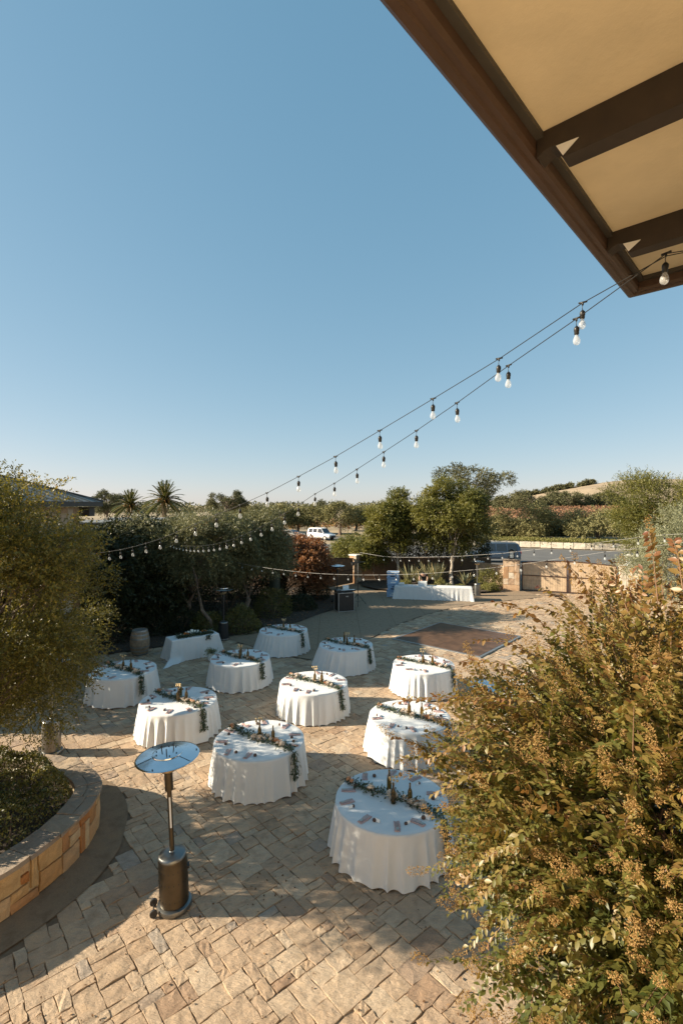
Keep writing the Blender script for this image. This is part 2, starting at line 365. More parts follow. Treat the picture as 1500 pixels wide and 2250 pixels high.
def limbs(mb, rng, base, top, r0, targets, n=6, bend=0.15, r1=0.25):
    """tapered trunk from base to top, then limbs curving out to the clump centres"""
    base = np.array(base, float); top = np.array(top, float); k = 7
    pts = [base + (top - base) * i / (k - 1) + (rng.normal(size=3) * bend * 0.35 * np.array([1, 1, 0]) if 0 < i else 0) for i in range(k)]
    mb.tube([tuple(p) for p in pts], [r0 * (1.25 if i == 0 else 1 - 0.55 * i / (k - 1)) for i in range(k)], 8)
    for T in targets:
        j = rng.integers(2, k); s = pts[j]; d = T - s; L_ = np.linalg.norm(d); rr = r0 * r1 * rng.uniform(.6, 1.2)
        q = [s + d * f + np.array([0, 0, 1]) * bend * L_ * math.sin(f * PI) + rng.normal(size=3) * 0.04 * L_ * (0 < f < 1) for f in (0, .3, .6, 1)]
        mb.tube([tuple(p) for p in q], [rr, rr * .75, rr * .5, rr * .2], 5)
def tree(name, label, cat, base, c, rad, mat, leaf, nclump=30, rclump=0.6, ntwig=3000, twig=0.3, nleaf=8, seed=1, r0=0.15, bark='bark', group=None,
         top=None, nlimb=14, ctint=0.5, fold=0.0, trunks=1, r1=0.25, **kw):
    rng = np.random.default_rng(seed)
    P, A, N, ct, C, cr = crown_arrays(rng, c, rad, nclump, rclump, ntwig, twig, nleaf, **kw)
    n = len(P); T = np.clip(ct * ctint + rng.uniform(0, 1, n) * (1 - ctint), 0, 1)
    root = empty(name, (base[0], base[1], base[2] if len(base) > 2 else 0)); tag(root, label, cat, group)
    off = np.array(root.location)
    me = leaf_mesh('crown', P - off, A, N, leaf[0] * rng.uniform(.7, 1.25, n), leaf[1] * rng.uniform(.7, 1.25, n), T, mat, fold)
    link('crown', me, root)
    mb = MB()
    for k in range(trunks):
        tp = np.array(top if top is not None else (c[0], c[1], c[2] - rad[2] * .25)) + (rng.normal(size=3) * rad * .25 if trunks > 1 else 0)
        limbs(mb, rng, np.array([0., 0., -.05]) + (rng.normal(size=3) * [.12, .12, 0] if trunks > 1 else 0), tp - off, r0, [q - off for q in C[rng.choice(len(C), min(nlimb, len(C)), replace=False)]], r1=r1)
    mb.build('trunk', M[bark], root, smooth=True)
    return root
def dome_bush(name, label, cat, c, rad, mat, leaf, n=6000, seed=1, group=None, kind=None, rough=0.12, core=True):
    """clipped or rounded shrub: leaves over a bumpy shell with an inner scatter"""
    rng = np.random.default_rng(seed); c = np.array(c); rad = np.array(rad)
    d = unit(rng.normal(size=(n, 3))); d[:, 2] = np.abs(d[:, 2]) * np.where(rng.uniform(size=n) < .15, -.4, 1)
    ph = rng.uniform(0, 6, 6)
    bmp = 1 + rough * (np.sin(d[:, 0] * 5 + ph[0]) * np.cos(d[:, 1] * 4 + ph[1]) + .6 * np.sin(d[:, 2] * 9 + ph[2] + d[:, 0] * 7) + .5 * np.sin(d[:, 1] * 13 + ph[3] + d[:, 0] * 11))
    r = bmp * rng.uniform(.8, 1.03, n)
    P = d * rad * r[:, None]
    A = d * .6 + rng.normal(size=(n, 3)) * .6; N = d + rng.normal(size=(n, 3)) * .5
    root = empty(name, tuple(c)); tag(root, label, cat, group, kind)
    T = np.clip(rng.uniform(0, 1, n) * .6 + .2 * bmp, 0, 1)
    link('foliage', leaf_mesh('foliage', P, A, N, leaf[0] * rng.uniform(.6, 1.3, n), leaf[1] * rng.uniform(.6, 1.3, n), T, mat), root)
    mb = MB()
    for k in range(9):
        a = k * 2.4; mb.tube([(0, 0, -.05), (math.cos(a) * rad[0] * .3, math.sin(a) * rad[1] * .3, rad[2] * .4), (math.cos(a) * rad[0] * .7, math.sin(a) * rad[1] * .7, rad[2] * .65)], [.03, .02, .006], 5)
    mb.build('stem', M['bark'], root)
    return root

# ---------------------------------------------------------------- ground, road, far land
def sheet(name, poly, z, mat, kind='structure'):
    me = bpy.data.meshes.new(name); me.from_pydata([(x, y, z) for x, y in poly], [], [tuple(range(len(poly)))])
    if me.polygons[0].normal.z < 0: me.flip_normals()
    me.materials.append(mat); return tag(link(name, me), kind=kind)
def smooth_curve(pts, k=6):
    out = []
    n = len(pts)
    for i in range(n - 1):
        p0, p1, p2, p3 = [Vector(pts[max(0, min(n - 1, j))]) for j in (i - 1, i, i + 1, i + 2)]
        for s in range(k):
            t = s / k
            out.append(0.5 * ((2 * p1) + (-p0 + p2) * t + (2 * p0 - 5 * p1 + 4 * p2 - p3) * t * t + (-p0 + 3 * p1 - 3 * p2 + p3) * t ** 3))
    out.append(Vector(pts[-1])); return out
sheet('ground', [(-3000, -300), (3000, -300), (3000, 4500), (-3000, 4500)], -0.08, M['dry'])
# terrain: golden hills on the right, low bluish rise on the left
def hillmesh():
    nx, ny = 150, 40; xs = np.linspace(-900, 1500, nx); ys = np.linspace(420, 1500, ny)
    X, Y = np.meshgrid(xs, ys); 
    def g(cx, cy, sx, sy, h): return h * np.exp(-((X - cx) / sx) ** 2 - ((Y - cy) / sy) ** 2)
    Z = g(440, 900, 165, 240, 34) + g(620, 920, 150, 240, 36) + g(960, 900, 220, 300, 48)
    Z += 1.3 * np.sin(X / 37) * np.cos(Y / 51) + 0.8 * np.sin(X / 17 + Y / 23)
    edge = np.clip((Y - 420) / 200, 0, 1); Z = Z * edge - 0.5
    V = np.stack([X, Y, Z], -1).reshape(-1, 3)
    i, j = np.meshgrid(np.arange(ny - 1), np.arange(nx - 1), indexing='ij'); a = (i * nx + j).ravel()
    return np_mesh('hills', V, np.stack([a, a + 1, a + nx + 1, a + nx], 1), M['hill'], smooth=True), (lambda x, y: float(
        34 * math.exp(-((x - 440) / 165) ** 2 - ((y - 900) / 240) ** 2) + 36 * math.exp(-((x - 620) / 150) ** 2 - ((y - 920) / 240) ** 2)))
hm, hill_z = hillmesh(); tag(link('hills', hm), kind='structure')
sheet('parking_lot', [(7.0, 36.8), (60, 36.8), (60, 58), (33, 60.2), (22, 65.5), (12, 69), (2, 71), (-6, 72), (-6, 60), (6, 48)], -0.03, M['asphalt'])
sheet('road', [(-60, 84), (60, 76), (60, 82), (-60, 92)], -0.035, M['asphalt'])
sheet('driveway', [(-8, 35.8), (6.5, 36.8), (6, 48), (-6, 60), (-12, 80), (-20, 80)], -0.026, M['drive'])
# vineyards
def vineyard(x0, x1, y0, y1, gap, seed, z0=0.0, slope=0.0, step=1.1, kinds=(0, 1)):
    rng = np.random.default_rng(seed); P = []
    y = y0
    while y < y1:
        n = int((x1 - x0) / step * (1 if y < 200 else .7)); xs = rng.uniform(x0, x1, n * 4); 
        P.append(np.stack([xs, y + rng.normal(size=n * 4) * .3, z0 + slope * (y - y0) + rng.uniform(.3, 1.6, n * 4)], 1)); y += gap
    P = np.concatenate(P); n = len(P)
    o = link('vineyard', leaf_mesh('vineyard', P, rng.normal(size=(n, 3)), rng.normal(size=(n, 3)), rng.uniform(.5, 1.0, n), rng.uniform(.4, .8, n), rng.uniform(kinds[0], kinds[1], n), L['vine']))
    return tag(o, kind='stuff')
def slope_sheet(name, x0, x1, y0, y1, z0, z1, mat):
    me = bpy.data.meshes.new(name); me.from_pydata([(x0, y0, z0), (x1, y0, z0), (x1, y1, z1), (x0, y1, z1)], [], [(0, 1, 2, 3)]); me.materials.append(mat)
    return tag(link(name, me), kind='structure')
slope_sheet('vineyard_field', 22, 330, 96, 330, -0.04, 4.2, M['vinesoil'])
tag(vineyard(26, 320, 100, 325, 4.2, 3, 0.0, 4.2 / 234, kinds=(0, .55)), 'rows of russet vines on the gentle slope below the golden hill', 'vineyard')
tag(vineyard(-60, 26, 112, 150, 4.5, 4, 0.0, 0, kinds=(.1, 1)), 'orange vine rows behind the olive trees beyond the road', 'vineyard')

# ---------------------------------------------------------------- stone patterns
def ashlar(w, h, sizes, rng):
    """fill a w x h cell grid with rectangles; returns (i, j, a, b)"""
    used = np.zeros((w, h), bool); out = []
    for j in range(h):
        for i in range(w):
            if used[i, j]: continue
            a, b = sizes[rng.integers(len(sizes))]
            while a > 1 and (i + a > w or used[i:i + a, j].any()): a -= 1
            while b > 1 and j + b > h: b -= 1
            used[i:i + a, j:j + b] = True; out.append((i, j, a, b))
    return out
def stone_piece(cx, cy, w, h, rng, thick=0.05, gap=0.012, n=3, relief=0.006, jit=0.012, bev=0.012):
    """slab centred at cx,cy in its own plane (x, y, z up): uneven outline, rounded rim, rough top"""
    w -= gap; h -= gap; V = []; Fc = []
    gx = np.linspace(-.5, .5, n + 1)
    for j in range(n + 1):
        for i in range(n + 1):
            e = (i in (0, n)) or (j in (0, n))
            x = gx[i] * (w - 2 * bev); y = gx[j] * (h - 2 * bev)
            x += rng.uniform(-1, 1) * jit * .6; y += rng.uniform(-1, 1) * jit * .6
            V.append((cx + x, cy + y, rng.uniform(-1, 1) * relief - (0.002 if e else 0)))
    for j in range(n):
        for i in range(n):
            a = j * (n + 1) + i; Fc.append((a, a + 1, a + n + 2, a + n + 1))
    rim = [i for i in range(n + 1)] + [j * (n + 1) + n for j in range(1, n + 1)] + [n * (n + 1) + i for i in range(n - 1, -1, -1)] + [j * (n + 1) for j in range(n - 1, 0, -1)]
    b = len(V)
    for r in rim:
        x, y, z = V[r]; dx, dy = x - cx, y - cy
        ux = (w - 2 * bev) / 2; uy = (h - 2 * bev) / 2
        ox = bev if dx > ux * .8 else (-bev if dx < -ux * .8 else 0); oy = bev if dy > uy * .8 else (-bev if dy < -uy * .8 else 0)
        V.append((x + ox, y + oy, -thick))
    m = len(rim)
    for k in range(m): Fc.append((rim[k], b + k, b + (k + 1) % m, rim[(k + 1) % m]))
    return V, Fc
def inside(poly, x, y):
    c = False; n = len(poly)
    for i in range(n):
        x1, y1 = poly[i]; x2, y2 = poly[(i + 1) % n]
        if (y1 > y) != (y2 > y) and x < (x2 - x1) * (y - y1) / (y2 - y1) + x1: c = not c
    return c
# planter wall plan curve (outer face) and its smooth concrete band
WALL = smooth_curve([(-8.2, 4.6), (-7.0, 4.85), (-6.0, 5.25), (-5.2, 5.75), (-4.75, 6.2), (-4.47, 6.59), (-4.29, 6.98), (-4.15, 7.42), (-4.08, 7.93), (-4.1, 8.35), (-4.2, 8.72), (-4.47, 9.07), (-4.83, 9.36), (-5.25, 9.58), (-6.0, 9.75), (-7.2, 9.85), (-9.0, 9.85)], 5)
BAND = smooth_curve([(-8.6, 3.9), (-6.2, 4.5), (-5.2, 5.1), (-4.5, 5.7), (-4.12, 6.2), (-3.87, 6.6), (-3.70, 6.97), (-3.58, 7.4), (-3.54, 7.98), (-3.66, 8.5), (-3.78, 8.9), (-3.98, 9.3), (-4.36, 9.78), (-4.7, 10.02)], 4)
band_poly = [tuple(p) for p in BAND] + [(-5.25, 9.4), (-9, 9.4), (-9, 4.2)]
wall_poly = [tuple(p) for p in WALL] 
BED = [(-14, 17.2), (-10, 18.1), (-8.4, 18.6), (-7.3, 19.2), (-5.9, 20.3), (-4.6, 20.95), (-3.78, 21.9), (-2.9, 22.6), (-2.0, 23.5), (-1.03, 25.4), (-.19, 26.7), (-.12, 28.2), (-.33, 30.3), (-.75, 32.9), (-1.3, 34), (-16, 36)]
REARBED = [(1.1, 36.5), (1.4, 33.6), (2.2, 32.3), (4.0, 31.5), (6.5, 31.2), (8.6, 31.2), (9.6, 31.5), (10.2, 32.2), (10.6, 33.2), (10.6, 36.5)]
CONC = [(-4.9, 20.8), (-3.2, 19.3), (-2.0, 18.3), (-.97, 17.8), (0.1, 19.3), (1.18, 20.7), (2.77, 23.4), (3.97, 24.9), (5.6, 26.6), (8, 28.2), (12, 30.0), (11.0, 36), (-3, 36), (-1.1, 33.5), (-.2, 30), (0.1, 27), (-1.3, 25), (-2.7, 22.7)]
sheet('patio_bedding', [(-16, 2), (16, 2), (22, 31), (18, 33.2), (11, 36.6), (-16, 36.6)], -0.018, M['joint'])
sheet('patio_concrete', [(x, y) for x, y in CONC], 0.009, M['concrete'])
sheet('concrete_band', [(p[0], p[1]) for p in BAND] + [(-5.4, 10.02), (-9.5, 10.1), (-9.5, 3.9)], 0.012, M['band'])
def soil(name, poly, z):
    o = sheet(name, poly, z, M['soil']); return o
soil('garden_bed', BED, 0.03); soil('rear_garden_bed', REARBED, 0.12)
sheet('planter_soil', [(p[0] - .2, p[1]) for p in WALL], 0.5, M['soil'])
for (x, y0, y1, x2) in ((-1.05, 25.3, 18.0, -.9), (.68, 33, 20.1, .82), (2.35, 33, 22.7, 2.5), (4.1, 31, 25.1, 4.2)):
    mb = MB(); mb.add([(x - .012, y0, .013), (x + .012, y0, .013), (x2 + .012, y1, .013), (x2 - .012, y1, .013)], [(0, 3, 2, 1)])
    tag(mb.build('concrete_joint', M['joint']), kind='structure')

ANG = R(41); ca, sa = math.cos(ANG), math.sin(ANG); U = 0.135
rng = np.random.default_rng(11)
pav = empty('patio_paving', (0, 8, 0)); tag(pav, kind='structure')
stones = []
gw = int(46 / U); cells = ashlar(gw, gw, [(1, 1), (2, 1), (1, 2), (2, 2), (2, 2), (3, 2), (2, 3), (3, 3), (2, 1), (3, 2), (4, 2), (2, 3), (3, 1), (3, 2), (2, 2)], rng)
for i, j, a, b in cells:
    u = (i + a / 2) * U - 23; v = (j + b / 2) * U - 23
    x = u * ca - v * sa; y = u * sa + v * ca + 16.0
    if y < 4.0 or y > 34.5 or abs(x) > .72 * y + 1.6 or x < -11: continue
    if inside(BED, x, y) or inside(REARBED, x, y) or inside(CONC, x, y) or inside(band_poly, x, y) or inside(wall_poly, x, y): continue
    if y > 31 + max(0, (12 - x) * .6) : continue
    stones.append((x, y, u, v, a * U, b * U))
def visible(x, y):
    px, py = 750 + F * x / y, HZ + F * CH / y
    return -20 < px < 1520 and py < 2270
def stone_area(s): return s[4] * s[5] / s[1] ** 3
cand = sorted([s for s in stones if visible(s[0], s[1]) and not (s[0] > 1.1 and s[1] > 5.5 and s[0] / s[1] > .28)], key=lambda s: -stone_area(s))
near = set(id(s) for s in cand[:300])
bulk = MB()
for s in stones:
    x, y, u, v, w_, h_ = s; isn = id(s) in near
    tint = float(rng.uniform(0, 1)); lift = float(rng.normal() * .0035)
    V, Fc = stone_piece(0, 0, w_, h_, rng, thick=.045, n=3 if isn or y < 11 else 1, relief=.0045, jit=.016, gap=.002, bev=.006)
    if isn:
        mb = MB(); mb.add(V, Fc, tint); o = link('paving_stone', mb.mesh('paving_stone', M['paver'], tint=True), pav)
        o.location = (x, y - 8, lift); o.rotation_euler = (rng.normal() * .006, rng.normal() * .006, ANG)
    else:
        bulk.add([(x + p[0] * ca - p[1] * sa, y - 8 + p[0] * sa + p[1] * ca, p[2] + lift) for p in V], Fc, tint)
tag(bulk.build('paving_stone', M['paver'], pav, tint=True), 'flagstones of the rest of the patio', kind='stuff')
# fallen leaves and crumbs on the patio
n = 3400; x = rng.uniform(-9, 14, n); y = 5 + 25 * rng.uniform(0, 1, n) ** 1.5
cl = rng.integers(0, 60, n); cx = rng.uniform(-5, 9, 60); cy = rng.uniform(5, 26, 60)
m_ = rng.uniform(size=n) < .6; x = np.where(m_, cx[cl] + rng.normal(size=n) * .35, x); y = np.where(m_, cy[cl] + rng.normal(size=n) * .3, y)
keep = np.array([not inside(wall_poly, a, b) for a, b in zip(x, y)]); x, y = x[keep], y[keep]; n = len(x)
P = np.stack([x, y, np.full(n, .012)], 1); A = rng.normal(size=(n, 3)) * [1, 1, .25]; Nn = rng.normal(size=(n, 3)) * .5 + [0, 0, 1]
tag(link('fallen_leaves', leaf_mesh('fallen_leaves', P, A, Nn, rng.uniform(.02, .055, n), rng.uniform(.012, .03, n), rng.uniform(0, 1, n), L['litter'], .3)), 'dry brown leaves and seed husks scattered over the paving', 'leaves', kind='stuff')
n = 5000; bx = rng.uniform(-14, 1, n); by = rng.uniform(18, 35, n); k = np.array([inside(BED, a, b) for a, b in zip(bx, by)]); bx, by = bx[k], by[k]; n = len(bx)
tag(link('bed_litter', leaf_mesh('bed_litter', np.stack([bx, by, np.full(n, .05)], 1), rng.normal(size=(n, 3)) * [1, 1, .4], rng.normal(size=(n, 3)) * .6 + [0, 0, 1], rng.uniform(.05, .12, n), rng.uniform(.03, .06, n), rng.uniform(0, 1, n), L['litter'], .3)), 'dry leaf litter covering the dark garden bed', 'leaves', kind='stuff')

# ---------------------------------------------------------------- curved stone planter
def arc_table(pts):
    s = [0]
    for a, b in zip(pts, pts[1:]): s.append(s[-1] + (b - a).length)
    return s
def along(pts, S, s):
    s = max(0, min(S[-1] - 1e-6, s))
    for k in range(len(S) - 1):
        if S[k + 1] >= s:
            t = (s - S[k]) / (S[k + 1] - S[k]); p = pts[k].lerp(pts[k + 1], t)
            d = (pts[min(k + 2, len(pts) - 1)] - pts[max(k - 1, 0)]).normalized(); return p, d, Vector((d.y, -d.x))
WS = arc_table(WALL)
planter = empty('stone_planter', (-5.2, 7.8, 0)); tag(planter, 'curved raised planter wall of ochre and cream flagstone filled with a clipped hedge', 'planter')
off = Vector((-5.2, 7.8, 0))
core = MB(); N_ = 90; vv = []
for k in range(N_ + 1):
    p, d, nn = along(WALL, WS, WS[-1] * k / N_)
    for r_, z in ((-.03, 0), (-.03, .60), (-.36, .60), (-.36, 0)): q = p + nn * r_; vv.append((q.x - off.x, q.y - off.y, z))
ff = []
for k in range(N_):
    for e in range(4): a = k * 4 + e; b = k * 4 + (e + 1) % 4; ff.append((a, b, b + 4, a + 4))
core.add(vv, ff).build('wall_core', M['mortar'], planter)
def curve_stone(name, s0, s1, z0, z1, tint, mat, proud):
    mb = MB(); m = 4; V = []; Fc = []
    js = [rng.uniform(-.018, .018) for _ in range(8)]
    for side, rr in ((0, proud), (1, -.05)):
        for iz in range(3):
            for k in range(m + 1):
                f = k / m; z = z0 + (z1 - z0) * iz / 2
                s = (s0 + js[0 if iz == 0 else 1]) * (1 - f) + (s1 + js[2 if iz == 0 else 3]) * f
                edge = k in (0, m) or iz in (0, 2)
                z += (js[4] * (1 - f) + js[5] * f) * (iz / 2) + (js[6] * (1 - f) + js[7] * f) * (1 - iz / 2)
                p, d, nn = along(WALL, WS, s); q = p + nn * (rr - (0.012 if edge and side == 0 else 0) + (rng.uniform(-.005, .005) if side == 0 else 0))
                V.append((q.x - off.x, q.y - off.y, min(max(z, .002), .61)))
    w = m + 1
    for iz in range(2):
        for k in range(m): a = iz * w + k; Fc.append((a, a + w, a + w + 1, a + 1))
    rim = [k for k in range(w)] + [w + m, 2 * w + m] + [2 * w + k for k in range(m - 1, -1, -1)] + [w]
    for k in range(len(rim)):
        a, b = rim[k], rim[(k + 1) % len(rim)]; Fc.append((a, b, b + 3 * w, a + 3 * w))
    mb.add(V, Fc, tint); mb.build(name, mat, planter, tint=True)
s = 2.6; UW = .135
cellsw = ashlar(int((WS[-1] - 5.2) / UW), 4, [(1, 1), (2, 1), (2, 2), (1, 2), (3, 2), (2, 3), (1, 3), (3, 1), (2, 2), (3, 3)], rng)
hz = [0.01, .15, .30, .45, .60]
for i, j, a, b in cellsw:
    curve_stone('wall_stone', s + i * UW + .011, s + (i + a) * UW - .011, hz[j] + .01, hz[j + b] - .01, float(rng.uniform(0, 1)), M['wallstone'], .022)
s = 1.0
while s < WS[-1] - .3:
    ln = rng.uniform(.32, .62); parts = [(0.045, -.37)] if rng.uniform() < .45 else [(0.045, -.14 - rng.uniform(-.03, .04)), (None, -.37)]
    prev = None
    for r0_, r1_ in parts:
        if r0_ is None: r0_ = prev - .012
        prev = r1_
        V = []; m = 3; zt = .665 + rng.uniform(-.006, .008)
        for lvl, z in ((0, zt), (1, .602)):
            for q_ in range(3):
                for k in range(m + 1):
                    p, d, nn = along(WALL, WS, s + .008 + (ln - .016) * k / m); rr = r0_ + (r1_ - r0_) * q_ / 2 + (rng.uniform(-.012, .012) if q_ == 0 else 0)
                    q = p + nn * rr; V.append((q.x - off.x, q.y - off.y, z + (rng.uniform(-.006, .006) if lvl == 0 else 0)))
        Fc = []; w = m + 1
        for q_ in range(2):
            for k in range(m): a = q_ * w + k; Fc.append((a, a + w, a + w + 1, a + 1))
        rim = [k for k in range(w)] + [w + m] + [2 * w + k for k in range(m, -1, -1)] + [w]
        for k in range(len(rim)): a, b = rim[k], rim[(k + 1) % len(rim)]; Fc.append((a, a + 3 * w, b + 3 * w, b))
        mb = MB(); mb.add(V, Fc, float(rng.uniform(0, 1))); mb.build('cap_stone', M['capstone'], planter, tint=True)
    s += ln
# hedge inside the planter
def hedge_in_planter():
    rg = np.random.default_rng(5); n = 46000
    pts = []
    poly = [(p[0] - .0, p[1]) for p in WALL]
    x = rg.uniform(-9, -4.3, n * 3); y = rg.uniform(4.6, 9.7, n * 3)
    cx, cy = -6.3, 7.75
    # shrink the plan towards the wall centre line
    lim = np.array([inside(poly, a + (a - cx) * .0 + .42 * (a - cx) / max(.3, math.hypot(a - cx, b - cy)), b + .42 * (b - cy) / max(.3, math.hypot(a - cx, b - cy))) for a, b in zip(x, y)])
    x, y = x[lim][:n], y[lim][:n]; n = len(x)
    h = 1.02 + .06 * np.sin(x * 3.1 + 1) + .06 * np.cos(y * 4.3) + .05 * np.sin(x * 9 + y * 7) + .04 * np.sin(x * 17 - y * 15)
    # edge distance for rounded shoulders
    wp = np.array([tuple(p) for p in WALL]); dmin = np.min(np.hypot(x[:, None] - wp[None, :, 0], y[:, None] - wp[None, :, 1]), 1)
    sh = np.clip((dmin - .42) / .35, 0, 1); h = .52 + (h - .52) * np.sqrt(np.clip(1 - (1 - sh) ** 2, 0, 1))
    z = h - np.abs(rg.normal(size=n)) * .05
    side = rg.uniform(size=n) < .25; z = np.where(side & (sh < .5), rg.uniform(.5, 1, n) * h, z)
    P = np.stack([x, y, z], 1); root = empty('clipped_hedge', (-6.0, 7.6, .5)); tag(root, 'low clipped boxwood hedge growing inside the curved stone planter', 'hedge')
    P -= np.array(root.location); A = rg.normal(size=(n, 3)) + [0, 0, .7]
    T = np.clip(rg.uniform(0, 1, n) * .7 + .15 + .15 * np.sin(x * 2.3) * np.cos(y * 3), 0, 1)
    link('foliage', leaf_mesh('foliage', P, A, rg.normal(size=(n, 3)) + [0, 0, .6], rg.uniform(.03, .06, n), rg.uniform(.018, .034, n), T, L['hedge']), root)
    mb = MB()
    for k in range(60):
        q = rg.integers(n); mb.tube([(P[q][0], P[q][1], 0), (P[q][0] + rg.normal() * .05, P[q][1] + rg.normal() * .05, max(.05, P[q][2] - .05))], [.012, .005], 4)
    mb.build('stem', M['bark'], root)
hedge_in_planter()

# ---------------------------------------------------------------- the house we look out from: corner of its roof
H0 = 1.72; HS = 1.83; HB = 1.66
av = Vector((-.675, -.738)); bv = Vector((.738, -.675)); CP = Vector((2.392, 4.195))
def hp(a, b, z): p = CP + av * a + bv * b; return (p.x, p.y, CH + z)
def hbox(mb, a0, a1, b0, b1, z0, z1, tint=.5):
    v = [hp(a, b, z) for z in (z0, z1) for a, b in ((a0, b0), (a1, b0), (a1, b1), (a0, b1))]
    return mb.add(v, [(0, 3, 2, 1), (4, 5, 6, 7), (0, 1, 5, 4), (1, 2, 6, 5), (2, 3, 7, 6), (3, 0, 4, 7)], tint)
house = empty('house_eave'); tag(house, 'overhanging roof corner with ochre stucco soffit and dark brown rafter tails', 'roof')
hbox(MB(), .1, 7.5, .1, 4.2, HS, HS + .06).build('soffit', M['stucco'], house)
hbox(MB(), -.02, 7.6, -.02, 4.3, HS + .062, HS + .16).build('roof_deck', M['roofdark'], house)
def gutter(a0, a1, b0, b1, along_a):
    # moulded profile: outward coordinate o (0 at outer edge), height z
    prof = [(0, H0 + .13), (-.012, H0 + .05), (0.0, H0 + .012), (.018, H0), (.05, H0), (.058, H0 + .012), (.085, H0 + .012), (.098, H0 + .03), (.098, H0 + .13)]
    mb = MB(); V = []
    for e in (0, 1):
        for o, z in prof:
            if along_a: V.append(hp((o if e == 0 else a1), o, z))
            else: V.append(hp(o, (o if e == 0 else b1), z))
    n = len(prof); Fc = [(k, (k + 1) % n, n + (k + 1) % n, n + k) for k in range(n)]
    mb.add(V, Fc); return mb
gutter(0, 7.6, 0, 0, True).build('fascia', M['brownpaint'], house, smooth=True, sharp=30)
gutter(0, 0, 0, 4.3, False).build('fascia', M['brownpaint'], house, smooth=True, sharp=30)
mb = MB(); hbox(mb, .0985, 7.5, .0985, .135, HS - .03, HS - .001); hbox(mb, .0985, .135, .1355, 4.2, HS - .03, HS - .001); mb.build('shadow_moulding', M['roofdark'], house)
DC = -(CP.x * av.x + CP.y * av.y)
for d1 in (2.48, 3.705):
    a1 = DC - d1; a0 = a1 - .10
    prof = [(.102, HS - .002), (.102, HS - .115)]
    for k in range(7):
        t = k / 6 * PI / 2; prof.append((.115 + .095 * math.sin(t) , HS - .118 + .0 + .045 * (1 - math.cos(t)) - .095 * (t > 1.5) * 0))
    prof[2:] = [(.105, HS - .118), (.135, HS - .100), (.165, HS - .092), (.190, HS - .098), (.210, HS - .118), (.222, HB + .004), (.232, HB)]
    prof += [(4.1, HB), (4.1, HS - .002)]
    V = [hp(a1, o, z) for o, z in prof] + [hp(a0, o, z) for o, z in prof]; n = len(prof)
    mb = MB(); mb.add(V, [tuple(range(n)), tuple(range(2 * n - 1, n - 1, -1))] + [(k, n + k, n + (k + 1) % n, (k + 1) % n) for k in range(n)])
    rt = mb.build('rafter_tail', M['beam'], house)
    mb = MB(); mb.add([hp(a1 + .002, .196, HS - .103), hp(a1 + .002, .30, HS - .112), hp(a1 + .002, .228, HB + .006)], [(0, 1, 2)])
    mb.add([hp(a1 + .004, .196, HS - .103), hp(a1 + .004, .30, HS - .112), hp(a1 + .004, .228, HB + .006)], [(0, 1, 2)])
    mb.build('painted_sun_patch', M['pale'], rt)  # pale triangle painted in as sunlight on the cut rafter end
mb = MB(); hbox(mb, DC - 2.9 + 0.0, 8.5, 1.75, 1.95, -CH, HS - .002); hbox(mb, DC - 2.9, DC - 2.7, 1.9505, 6, -CH, HS - .002); mb.build('wall', M['stucco'], house)

# ---------------------------------------------------------------- stone house on the left
sh = empty('stone_house', (-12.5, 17.8, 0)); tag(sh, 'stone house with hipped grey metal roof behind the big left tree', 'house'); o0 = Vector((-12.5, 17.8, 0))
def lbox(mb, x0, x1, y0, y1, z0, z1, o=o0, tint=.5): return mb.box((x0 + x1) / 2 - o.x, (y0 + y1) / 2 - o.y, (z0 + z1) / 2, x1 - x0, y1 - y0, z1 - z0, tint=tint)
lbox(MB(), -17, -10.43, 15.5, 20.0, 0, 5.42).build('wall', M['mortar'], sh)
rg = np.random.default_rng(21)
cells = ashlar(20, 22, [(2, 1), (1, 1), (2, 2), (3, 2), (3, 1), (2, 1), (1, 2), (4, 2), (3, 2)], rg); UX, UZ = 4.5 / 20, 5.4 / 22
scount = []
for i, j, a, b in cells:
    V, Fc = stone_piece((i + a / 2) * UX, (j + b / 2) * UZ, a * UX, b * UZ, rg, thick=.05, gap=.03, n=1, jit=.03, relief=.01)
    zc = (j + b / 2) * UZ; yc = 15.5 + (i + a / 2) * UX
    if 17.3 < yc < 18.3 and 2.2 < zc < 3.4: continue
    mb = MB(); mb.add([(-10.40 - o0.x + p[2], 15.5 - o0.y + p[0], p[1]) for p in V], Fc, float(rg.uniform(0, 1)))
    mb.build('wall_stone', M['pillar'], sh, tint=True)
wn = MB(); lbox(wn, -10.44, -10.37, 17.35, 18.25, 2.25, 3.3); wn = wn.build('window_frame', M['roofdark'], sh)
p_ = MB(); lbox(p_, -10.38, -10.362, 17.45, 18.15, 2.35, 3.2); p_.build('pane', M['glassdark'], wn)
ex0, ex1, ey0, ey1, ez = -17.6, -9.77, 14.9, 20.62, 5.46
lbox(MB(), ex0, ex1, ey0, ey1, ez - .02, ez + .16).build('fascia', M['roofdark'], sh)
ax0, ax1, ay, az = -14.6, -13.0, 17.76, 6.75
mb = MB(); E4 = [(ex0, ey0), (ex1, ey0), (ex1, ey1), (ex0, ey1)]
V = [(x - o0.x, y - o0.y, ez + .165) for x, y in E4] + [(ax0 - o0.x, ay - o0.y, az), (ax1 - o0.x, ay - o0.y, az)]
mb.add(V, [(0, 1, 5, 4), (1, 2, 5), (2, 3, 4, 5), (3, 0, 4), (3, 2, 1, 0)]); mb.build('roof', M['roofmetal'], sh)
for t in np.linspace(.1, .92, 9):
    y = ey0 + (ey1 - ey0) * t; k = 1 - abs(t - .5) * 2
    xe = ex1 + (ax1 - ex1) * k; ze = ez + .165 + (az - ez - .165) * k
    MB().tube([(ex1 - o0.x, y - o0.y, ez + .18), (xe - o0.x, y - o0.y, ze + .02)], .025, 4).build('roof_seam', M['roofmetal'], sh)
